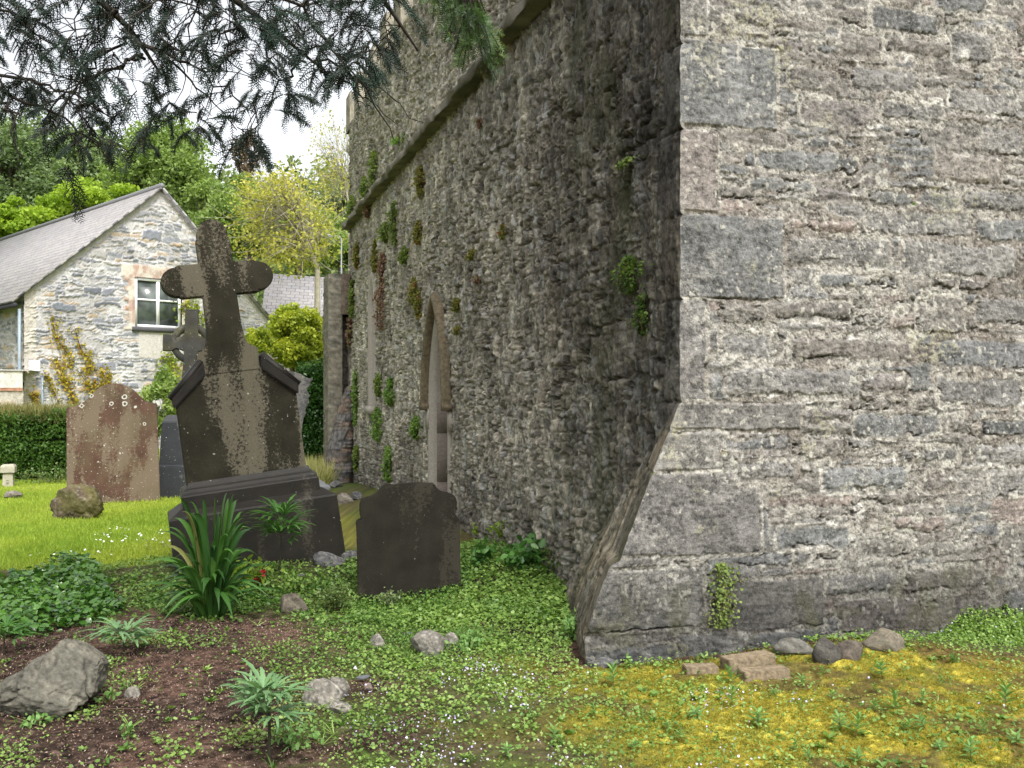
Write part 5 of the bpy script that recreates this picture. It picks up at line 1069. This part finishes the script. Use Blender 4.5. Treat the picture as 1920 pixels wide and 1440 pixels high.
L4 = m_leaf('golden_green_crown', (.24, .27, .05), (.52, .48, .12), .6, .4, .2); L5 = m_leaf('dark_wood_crown', (.08, .12, .045), (.17, .23, .09), .6, .3, .2); L6 = m_leaf('yellow_bush', (.13, .20, .02), (.40, .43, .05), .5, .4, .25); L7 = m_leaf('willow_leaves', (.14, .22, .05), (.30, .38, .12), .6, .35, .2); L8 = m_leaf('brown_conifer', (.10, .07, .05), (.2, .15, .11), .7, .2, .1)
tree('broadleaf_tree', 'tall dull green tree at the left edge behind the house roof', 20, 330, 150, 165, 50, L1, 26000, .20, 60, 1, fill=.5)
tree('broadleaf_tree', 'dull green tree between the left edge tree and the bright middle tree', 150, 330, 110, 120, 53, L1, 16000, .20, 45, 2)
tree('broadleaf_tree', 'bright mid green tree rising behind the ridge of the house', 300, 335, 120, 125, 47, L2, 26000, .18, 60, 3)
tree('broadleaf_tree', 'green tree behind the right slope of the house roof', 385, 420, 90, 100, 45, L2, 15000, .17, 40, 4)
tree('broadleaf_tree', 'mid green tree with yellow tips between the house and the golden tree', 470, 400, 75, 95, 48, L2, 14000, .17, 36, 5)
tree('maple_tree', 'lime green young tree over the left end of the house roof', 40, 425, 90, 62, 43, L3, 12000, .19, 34, 6, blob=.3)
tree('maple_tree', 'lime green young tree beside the house ridge, right of the other lime one', 175, 380, 95, 60, 44, L3, 13000, .19, 36, 7, blob=.3)
tree('conifer_tree', 'distant thin brown conifer against the sky', 462, 290, 32, 62, 62, L8, 1700, .2, 22, 8, fill=.8)
tree('golden_tree', 'golden green spring tree with pale bare branches left of the church', 535, 410, 130, 125, 30, L4, 5200, .11, 60, 9, trunk_dx=60, bark=M_barkp, fill=.6, twigs=7, blob=.36, limb=.6)
tree('golden_tree', 'sparse nearly bare tree with a few yellow leaves against the sky beside the battlements', 625, 290, 75, 130, 27, L4, 1300, .07, 46, 10, trunk_dx=30, bark=M_barkp, fill=.8, twigs=7, blob=.4, limb=.25)
tree('broadleaf_tree', 'darker green tree seen through the golden tree', 560, 440, 110, 75, 50, L2, 15000, .18, 40, 12)
tree('broadleaf_tree', 'dark green wood tree behind the distant street lamp', 640, 430, 90, 110, 55, L5, 12000, .2, 34, 16)
tree('yellow_bush', 'large yellow green bush between the leaning cross and the buttress', 555, 640, 72, 85, 22, L6, 15000, .085, 46, 13, bark=M_barkp, cat='bush', group='bushes beyond the graves', blob=.3, limb=.5)
tree('yellow_bush', 'smaller olive green bush just right of the leaning cross shaft', 480, 665, 45, 70, 21, L6, 6000, .08, 26, 14, cat='bush', group='bushes beyond the graves', blob=.3, limb=.5)
tree('willow_shrub', 'feathery pale green shrub before the house between the reddish headstone and the pedestal', 305, 760, 42, 80, 21, L7, 5200, .085, 30, 15, bark=M_barkp, cat='shrub', group='bushes beyond the graves', blob=.3, limb=.3)
# wooded hill far behind
Ax, Ay = np.meshgrid(np.linspace(-90, 40, 130), np.linspace(62, 150, 60), indexing='ij'); Az = 24*sst(60, 120, Ay)*sst(60, -10, Ax+8*fbm(Ax*.05, Ay*.05, 3, 6))+1.5*fbm(Ax*.12, Ay*.12, 4, 7)-1
o = mk('hill', np.stack([Ax, Ay, Az], -1).reshape(-1, 3), [grid(130, 60)], m_plain('hill_undergrowth', (.045, .07, .02), .4, 1.2), smooth=True); tag(o, kind='structure')
n = 60000; xx = rng.uniform(-75, 10, n); yy = rng.uniform(64, 125, n); base = 24*sst(60, 120, yy)*sst(60, -10, xx+8*fbm(xx*.05, yy*.05, 3, 6))+1.5*fbm(xx*.12, yy*.12, 4, 7)-1
cellx, celly = np.floor(xx/4.5), np.floor(yy/4.5); hx = _h(cellx.astype(int), celly.astype(int), 5); qx = (xx/4.5-cellx-.5)*2; qy = (yy/4.5-celly-.5)*2; hz = (4+3*hx)*np.sqrt(np.clip(1.3-qx*qx-qy*qy, .05, 1))*rng.uniform(.55, 1.05, n)
tv, tp = t_quad(1, .7); tag(Soup().inst(tv, tp, rmat(n, .7)*rng.uniform(.35, .8, n)[:, None, None], np.stack([xx, yy, base+hz], -1), np.clip(hx*.7+rng.normal(.1, .2, n), 0, 1)).build('woodland', m_leaf('far_wood', (.08, .12, .04), (.20, .26, .09), .7, .3, .1)), 'mixed green wood covering the hill far behind the house', 'wood', kind='stuff')

def hedge(name, label, a, b, dep, h, mat, n, leaf, seed, tops=None, group='hedges of the churchyard'):
    r_ = np.random.default_rng(seed); a = np.asarray(a, float); b = np.asarray(b, float); L = np.linalg.norm(b-a); d = (b-a)/L; nn = np.array([-d[1], d[0], 0])
    e = empty(name, (a+b)/2, label, 'hedge', group); o_ = (a+b)/2
    g_ = [a-o_+nn*dep*.12, b-o_+nn*dep*.12, b-o_+nn*dep*.88, a-o_+nn*dep*.88]; V = np.array([q+np.array([0, 0, z]) for z in (-.1, h*.9) for q in g_]); mk('dark_core', V, box(0, 1, 0, 1, 0, 1)[1], M_hedgecore, e)  # plain dark box put inside the leaves to close the view through
    s = r_.uniform(-.02, 1.02, n); t = r_.uniform(0, 1, n); f = r_.uniform(0, 1, n); y = np.where(f < .62, r_.uniform(-.05, .2, n), np.where(f < .75, r_.uniform(.8, 1.05, n), r_.uniform(0, 1, n))); z = np.where(f < .75, t*h, h*r_.uniform(.88, 1.06, n))
    bul = .10*fbm(s*L*1.6, z*2.2, 3, seed); y = y-np.where(y < .3, bul+.05*np.sin(t*3), 0); z = z+.10*h*fbm(s*L*1.2, y*2, 3, seed+1)*(z > h*.6)
    pos = a-o_+d*(s*L)[:, None]+nn*(y*dep)[:, None]; pos[:, 2] += z; tv, tp = t_quad(1, .5)
    Soup().inst(tv, tp, rmat(n, .8, r_)*(leaf*r_.uniform(.6, 1.4, n))[:, None, None], pos, np.clip(.45+.35*fbm(s*L*2, z*2, 3, seed+2)+r_.normal(0, .2, n), 0, 1)).build('leaves', mat, e)
    if tops:
        m_, cnt, hl = tops; tv, tp = np.array([[0, -.03, 0], [0, .05, 0], [.12, 0, 1.0]]), [np.array([[0, 1, 2]])]; s = r_.uniform(0, 1, cnt); y = r_.uniform(0, 1, cnt); pos = a-o_+d*(s*L)[:, None]+nn*(y*dep)[:, None]; pos[:, 2] += h*r_.uniform(.85, 1.0, cnt)
        Soup().inst(tv, tp, rmat(cnt, .3, r_)*(hl*r_.uniform(.5, 1.2, cnt))[:, None, None], pos, r_.uniform(0, 1, cnt)).build('top_shoots', m_, e)
    return e
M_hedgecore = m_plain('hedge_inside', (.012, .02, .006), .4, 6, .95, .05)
H1 = m_leaf('hedge_green', (.035, .085, .015), (.10, .19, .03), .5, .3, .3); H2 = m_leaf('dark_laurel', (.02, .07, .012), (.06, .14, .025), .4, .25, .4); Htop = m_leaf('brownish_shoots', (.12, .12, .04), (.26, .24, .10), .7, .3, .1)
hedge('hedge', 'clipped green hedge with feathery brownish top at the left before the house', (-12.5, 18.6, 0), ((134-CX)/F*18.6, 18.6, 0), 1.2, 1.22, H1, 30000, .065, 41, (Htop, 16000, .26))
a_ = P(556, 900, 20.5); b_ = P(640, 900, 20.5); hedge('hedge', 'dark glossy hedge between the scalloped grey headstone and the buttress', (a_[0], 20.5, 0), (b_[0], 20.5, 0), 1.2, 2.15, H2, 14000, .07, 42)
a_ = P(545, 900, 23.0); b_ = P(640, 900, 23.0); hedge('hedge', 'brownish twiggy hedge top behind the dark glossy hedge', (a_[0], 23, 0), (b_[0], 23, 0), 1.2, 2.2, H1, 7000, .06, 43, (Htop, 5000, .5))
g_ = G(275, 905); leafy('low_plant', 'pale leafed plant at the foot of the hedge near the reddish headstone', (P(100, 900, 17.9)[0], 17.9, gz(-8.2, 17.9)), 500, .7, .25, .05, 46, M_box, 'plant', 12)
# yellow creepers on the house wall
M_cr = m_leaf('yellow_creeper', (.24, .20, .025), (.46, .36, .04), .6, .3, .2, (.30, .08, .03))
def creeper(label, paths, n, seed, spread=.10, mat=M_cr, leaf=.085):
    r_ = np.random.default_rng(seed); t0, v0 = gable_tv(*paths[0][0]); org = HA+HP(t0, v0, .04); e = empty('wall_creeper', org, label, 'creeper', 'creepers on the house wall'); S_ = Soup(); T_ = Soup()
    for pth in paths:
        q = np.array([gable_tv(*p) for p in pth]); k = np.linspace(0, len(q)-1, 20); t = np.interp(k, range(len(q)), q[:, 0])+.05*fbm(k*.8, k*0+seed, 3, 7); v = np.interp(k, range(len(q)), q[:, 1])
        pts = np.array([HA+HP(a, b, .06)-org for a, b in zip(t, v)]); T_.add(*tube(pts, .012, 4), .5); m_ = int(n*len(pth)/3); j = r_.uniform(0, 19, m_); den = vnoise(j*.9, j*0+seed*3.1, 3) > .28; j = j[den]
        tt = np.interp(j, range(20), t)+r_.normal(0, spread, len(j)); v2 = np.interp(j, range(20), v)+r_.normal(0, spread, len(j)); pos = np.array([HA+HP(a, b, c)-org for a, b, c in zip(tt, v2, r_.uniform(.05, .14, len(j)))])
        tv, tp = t_quad(1, .8); S_.inst(tv, tp, rmat(len(j), .9, r_)*(leaf*r_.uniform(.6, 1.3, len(j)))[:, None, None], pos, r_.uniform(0, 1, len(j))**1.6)
    T_.build('stem', M_stem, e); S_.build('leaves', mat, e)
creeper('yellow creeper climbing in a broken column at the left of the gable', [[(98, 590), (103, 630), (125, 665), (135, 690)], [(105, 672), (118, 700), (125, 725)], [(118, 700), (135, 740), (137, 765)]], 240, 51)
creeper('yellow creeper with red tips in the middle of the gable', [[(142, 620), (150, 650), (168, 680), (150, 700)], [(150, 700), (168, 725), (185, 720)], [(160, 690), (205, 700), (192, 730)]], 260, 52)
creeper('low yellow creeper near the left corner of the gable', [[(82, 698), (95, 725), (110, 760)], [(60, 735), (68, 770)]], 170, 53)
creeper('yellow creeper low in the gable above the reddish headstone', [[(170, 735), (190, 725), (215, 722)]], 160, 54, .14)
creeper('green and yellow creeper beside the ring of the celtic cross', [[(312, 665), (318, 700), (325, 730)], [(345, 570), (368, 590), (378, 640)]], 420, 55, .22, L6, .10)

# ------------------------------------------------------------------ the yew hanging over the top
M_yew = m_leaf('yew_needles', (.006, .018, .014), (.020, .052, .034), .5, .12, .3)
M_yewl = m_leaf('lit_yew_needles', (.015, .045, .010), (.055, .11, .02), .45, .2, .4, (.14, .17, .03)); M_yb = m_plain('yew_bark', (.032, .028, .022), .4, 20, .95, .1)  # second needle material is a brighter copy, light painted into its colour
yew = empty('yew_tree', (-4.3, 4.6, 0), 'large dark yew tree whose drooping needled branches hang across the top of the picture', 'tree'); yo = np.array([-4.3, 4.6, 0])
TR = Soup().add(*tube([(0, 0, -.2), (.05, .05, 1.2), (.1, .1, 2.6), (.3, .2, 4.2), (.4, .2, 6)], [.48, .38, .33, .26, .1], 14), .3); TR.build('trunk', M_yb, yew)
SP = np.array([.022, 1.0])
def needles(path, r_, length=.022, step=.0042, wfac=.17):
    """two ranks of needles along a twig"""
    path = np.asarray(path); seg = np.linalg.norm(np.diff(path, axis=0), axis=1); L = seg.sum(); n = max(3, int(L/step)); cum = np.concatenate([[0], np.cumsum(seg)])
    f = (np.arange(n)+.5)/n*L; p = np.stack([np.interp(f, cum, path[:, i]) for i in range(3)], -1); t = np.stack([np.interp(f, cum, np.gradient(path[:, i], cum+np.arange(len(cum))*1e-9)) for i in range(3)], -1); t /= np.linalg.norm(t, axis=1)[:, None]+1e-9
    ref = np.array([r_.normal(0, .5), 1.0, r_.normal(0, .5)]); sd = np.cross(t, ref); sd /= np.linalg.norm(sd, axis=1)[:, None]+1e-9; up = np.cross(sd, t); s = np.where(np.arange(n) % 2, 1., -1.)[:, None]
    d = sd*s*.86+t*.5+up*r_.normal(0, .22, (n, 1)); l = length*r_.uniform(.7, 1.1, (n, 1))*np.clip(1.25-(f/L)[:, None]**3, .4, 1); wv = np.cross(d, up); wv /= np.linalg.norm(wv, axis=1)[:, None]+1e-9; wv *= length*wfac
    V = np.stack([p-wv*.5, p+wv*.5, p+d*l+wv*.32, p+d*l-wv*.32], 1); return V
def spray(r_, L, droop, spread=1.0, length=.019, step=.0046, dirx=None, nt=None):
    """one drooping branchlet with side twigs: returns needle quads and stem polylines"""
    a = r_.uniform(0, 2*PI) if dirx is None else dirx; d = np.array([math.cos(a), math.sin(a), 0]); main = bez((0, 0, 0), d*L*.35*spread+np.array([0, 0, -L*.15]), d*L*.5*spread+np.array([0, 0, -L*droop]), 10); st = [main]; N_ = []
    nt = nt or int(L/.021)
    for i in range(nt):
        f = .12+.88*i/nt; b = np.array([np.interp(f*9, range(10), main[:, k]) for k in range(3)]); aa = a+(1 if i % 2 else -1)*r_.uniform(.7, 1.3); l = min(L, .3)*r_.uniform(.22, .48)*(1.15-.6*f)
        e_ = np.array([math.cos(aa), math.sin(aa), 0]); tw = bez(b, b+e_*l*.5-np.array([0, 0, l*.1]), b+e_*l*.8-np.array([0, 0, l*r_.uniform(.35, .95)]), 5); st.append(tw); N_.append(needles(tw, r_, length, step))
    N_.append(needles(main[3:], r_, length, step)); return np.concatenate(N_), st
r_ = np.random.default_rng(77); protos = [spray(r_, .30, r_.uniform(.35, .9), r_.uniform(.6, 1.5), dirx=r_.normal(0, .3), length=.027, step=.0068, nt=14) for _ in range(12)]
fr_x = [-60, 0, 25, 60, 95, 105, 118, 128, 150, 175, 205, 228, 245, 262, 275, 300, 318, 345, 372, 398, 415, 432, 455, 480, 505, 520, 535, 550, 575, 600, 625, 650, 680, 705, 730, 745]
fr_y = [260, 235, 245, 245, 250, 330, 378, 350, 300, 300, 300, 305, 200, 255, 300, 285, 220, 285, 270, 268, 230, 240, 310, 305, 295, 232, 225, 150, 130, 165, 165, 190, 160, 130, 80, 10]
gaps = [(358, 150, 22, 38), (232, 175, 16, 32), (78, 150, 20, 22), (285, 200, 15, 30), (402, 205, 14, 28), (530, 90, 16, 20), (565, 130, 22, 45), (490, 225, 8, 20), (175, 60, 12, 14), (20, 150, 12, 30), (320, 60, 12, 16), (130, 60, 12, 25), (415, 110, 10, 18), (590, 60, 12, 22), (205, 240, 14, 26), (330, 235, 12, 30), (70, 220, 20, 20), (655, 60, 14, 26), (705, 30, 16, 60), (250, 90, 10, 14), (460, 60, 9, 14), (640, 195, 8, 20)]
NV = []; ST = Soup(); NT = []
cnt = 0; spots_ = []
while cnt < 480:
    x = r_.uniform(-120, 745); lim = np.interp(x, fr_x, fr_y); y = lim-(lim+150)*r_.uniform(0, 1)**1.15
    L = .30*r_.uniform(.55, 1.1)
    Z = r_.uniform(4.9, 7.0); ypx = L*.6/Z*F
    y0 = min(y, lim-ypx*r_.uniform(.85, 1.05)); yc = y0+ypx*.5
    if any(((x-g[0])/g[2])**2+((yc-g[1])/g[3])**2 < 1.2 for g in gaps): continue
    if y0 > 90 and r_.uniform() < .2: continue
    spots_.append((x, y0, Z, L)); cnt += 1
allst = []
for x, y, Z, L in spots_:
    nq, st = protos[r_.integers(len(protos))]; a = r_.choice([0, PI])+r_.normal(0, .45); k = L/.30; R = eul(r_.normal(0, .2), r_.normal(0, .3), a)*k; o = P(x, y, Z)-yo
    NV.append((nq.reshape(-1, 3)@R.T+o).reshape(-1, 4, 3)); NT.append(np.full(len(nq), r_.uniform(0, 1)))
    for j, s_ in enumerate(st): 
        if j < 14: ST.add(*tube(s_@R.T+o, np.linspace(.0035, .0015, len(s_)), 4), .3)
    allst.append(o)
V = np.concatenate(NV); T = np.concatenate(NT); T = np.clip(T+r_.normal(0, .2, len(T)), 0, 1)
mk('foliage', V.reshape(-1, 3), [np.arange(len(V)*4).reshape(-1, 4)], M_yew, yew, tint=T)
# boughs that carry the sprays: a few long limbs, twigs from the nearest limb point to each spray
limbs = [[(.3, .2, 3.9), (1.2, .4, 4.2), (2.4, .9, 4.05), (3.4, 1.6, 3.6), (3.7, 1.8, 3.2)], [(.2, .1, 3.5), (.9, .5, 3.8), (1.5, .9, 3.55), (2.0, 1.3, 3.2), (2.2, 1.4, 2.9)], [(.2, .1, 3.3), (.7, .6, 3.6), (1.1, 1.0, 3.3), (1.35, 1.2, 2.75)], [(.3, .2, 4.0), (1.6, -.2, 4.5), (3.0, .0, 4.3), (4.0, .1, 3.6)], [(.3, .2, 3.7), (1.3, 1.5, 4.1), (2.4, 2.2, 3.7), (3.0, 2.6, 3.3)], [(.3, .2, 3.8), (1.8, .5, 4.0), (2.6, .6, 3.7), (3.0, .7, 3.2)]]
LP = []
for l in limbs:
    l = np.array(l, float); k = np.linspace(0, len(l)-1, 24); p = np.stack([np.interp(k, range(len(l)), l[:, i]) for i in range(3)], -1)
    for _ in range(3): p[1:-1] = (p[:-2]+p[1:-1]*2+p[2:])/4
    p += .03*np.stack([fbm(k*.5, k*0+i*3.3+l[1, 0], 3, 9) for i in range(3)], -1); p[:, 2] += .55; ST.add(*tube(p, np.linspace(.06, .006, 24), 8), .3); LP.append(p)
LPa = np.concatenate([p[4:] for p in LP])
SB = []
for _ in range(60):
    b = LPa[r_.integers(len(LPa))]; a = r_.uniform(0, 6.28); l = r_.uniform(.4, 1.1); e_ = b+np.array([math.cos(a)*l*.8, math.sin(a)*l*.8, -l*r_.uniform(.2, .8)]); q = bez(b, (b+e_)/2+np.array([0, 0, .12*l]), e_, 12)+.02*r_.normal(size=(12, 3)); SB.append(q[2:]); ST.add(*tube(q, np.linspace(.011, .003, 12), 5), .3)
LPa = np.concatenate([LPa]+SB)
for o in allst:
    d_ = np.linalg.norm(LPa-o, axis=1)+(LPa[:, 2] < o[2])*.5; b = LPa[np.argsort(d_)[r_.integers(4)]]
    if np.linalg.norm(b-o) < .42: ST.add(*tube(bez(b, (b+o)/2+np.array([0, 0, .06])+r_.normal(0, .07, 3), o, 6), np.linspace(.004, .0016, 6), 4), .3)
ST.build('branch', M_yb, yew)
# nearer, lighter bough hanging before the church wall
NV = []; NT = []; S2 = Soup(); r_ = np.random.default_rng(5)
pr2 = [spray(r_, .17, r_.uniform(.75, 1.0), r_.uniform(.5, 1.0), .017, .0036, nt=10) for _ in range(6)]
for i in range(44):
    f = r_.uniform(0, 1)**.8; x = 835+62*f+r_.normal(0, 17*(1-.3*f)); y = -60+118*f+r_.normal(0, 12); Z = r_.uniform(3.0, 3.3); nq, st = pr2[r_.integers(6)]; R = eul(r_.normal(0, .25), r_.normal(0, .25), r_.uniform(0, 6.28))*r_.uniform(.55, 1.0); o = P(x, y, Z)-yo
    NV.append((nq.reshape(-1, 3)@R.T+o).reshape(-1, 4, 3)); NT.append(np.full(len(nq), r_.uniform(.1, .8))); S2.add(*tube(st[0]@R.T+o, .0018, 4), .5); top = P(845, -140, 3.15)-yo; S2.add(*tube(bez(top, (top+o)/2+r_.normal(0, .01, 3), o, 5), np.linspace(.004, .002, 5), 4), .5)
S2.add(*tube([(.3, .2, 3.9), (2.2, -.8, 3.9), P(845, -140, 3.15)-yo], [.06, .03, .008], 8), .3)
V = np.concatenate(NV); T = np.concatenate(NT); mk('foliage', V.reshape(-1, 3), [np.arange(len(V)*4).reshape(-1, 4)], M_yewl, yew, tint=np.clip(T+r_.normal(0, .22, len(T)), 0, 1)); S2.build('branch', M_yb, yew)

# ------------------------------------------------------------------ sky, sun, camera
SUN_EL, SUN_AZ = math.radians(52), math.radians(157)       # azimuth from +Y towards +X: behind and to the right
w = bpy.data.worlds.new('World'); bpy.context.scene.world = w; w.use_nodes = True; nt = w.node_tree; N = nt.nodes; L = nt.links
sky = N.new('ShaderNodeTexSky'); sky.sky_type = 'NISHITA'; sky.sun_disc = False; sky.sun_elevation = SUN_EL; sky.sun_rotation = SUN_AZ; sky.dust_density = 5; sky.air_density = 1.2; sky.ozone_density = 1
hs = N.new('ShaderNodeHueSaturation'); hs.inputs['Saturation'].default_value = .18; L.new(sky.outputs[0], hs.inputs['Color'])
tc = N.new('ShaderNodeTexCoord'); cn = N.new('ShaderNodeTexNoise'); cn.inputs['Scale'].default_value = 2.5; cn.inputs['Detail'].default_value = 6; L.new(tc.outputs['Generated'], cn.inputs[0])
cr_ = N.new('ShaderNodeMapRange'); cr_.inputs[1].default_value = .35; cr_.inputs[2].default_value = .65; cr_.inputs[3].default_value = 1.05; cr_.inputs[4].default_value = 1.45; L.new(cn.outputs[0], cr_.inputs[0])
vm = N.new('ShaderNodeVectorMath'); vm.operation = 'SCALE'; L.new(hs.outputs[0], vm.inputs[0]); L.new(cr_.outputs[0], vm.inputs['Scale']); L.new(vm.outputs[0], N['Background'].inputs[0]); N['Background'].inputs[1].default_value = .14
sl = bpy.data.lights.new('sun', 'SUN'); sl.energy = 1.9; sl.angle = math.radians(11); sl.color = (1, .97, .92); so = bpy.data.objects.new('sun', sl); C.objects.link(so)
import mathutils
dv = mathutils.Vector((math.sin(SUN_AZ)*math.cos(SUN_EL), math.cos(SUN_AZ)*math.cos(SUN_EL), math.sin(SUN_EL))); so.rotation_euler = dv.to_track_quat('Z', 'Y').to_euler(); so.location = (0, -5, 12)
cam = bpy.data.cameras.new('camera'); co = bpy.data.objects.new('camera', cam); C.objects.link(co); bpy.context.scene.camera = co
co.location = (0, 0, EYE); co.rotation_euler = (math.radians(90), 0, 0); cam.sensor_width = 36; cam.lens = F/1920*36; cam.shift_y = 30/1920; cam.clip_end = 1000; cam.clip_start = .05
sc = bpy.context.scene; sc.view_settings.view_transform = 'Standard'; sc.view_settings.look = 'None'; sc.view_settings.gamma = 1; sc.view_settings.exposure = .8
sc.cycles.max_bounces = 6; sc.cycles.diffuse_bounces = 3; sc.cycles.glossy_bounces = 2; sc.cycles.transmission_bounces = 4; sc.cycles.use_denoising = True
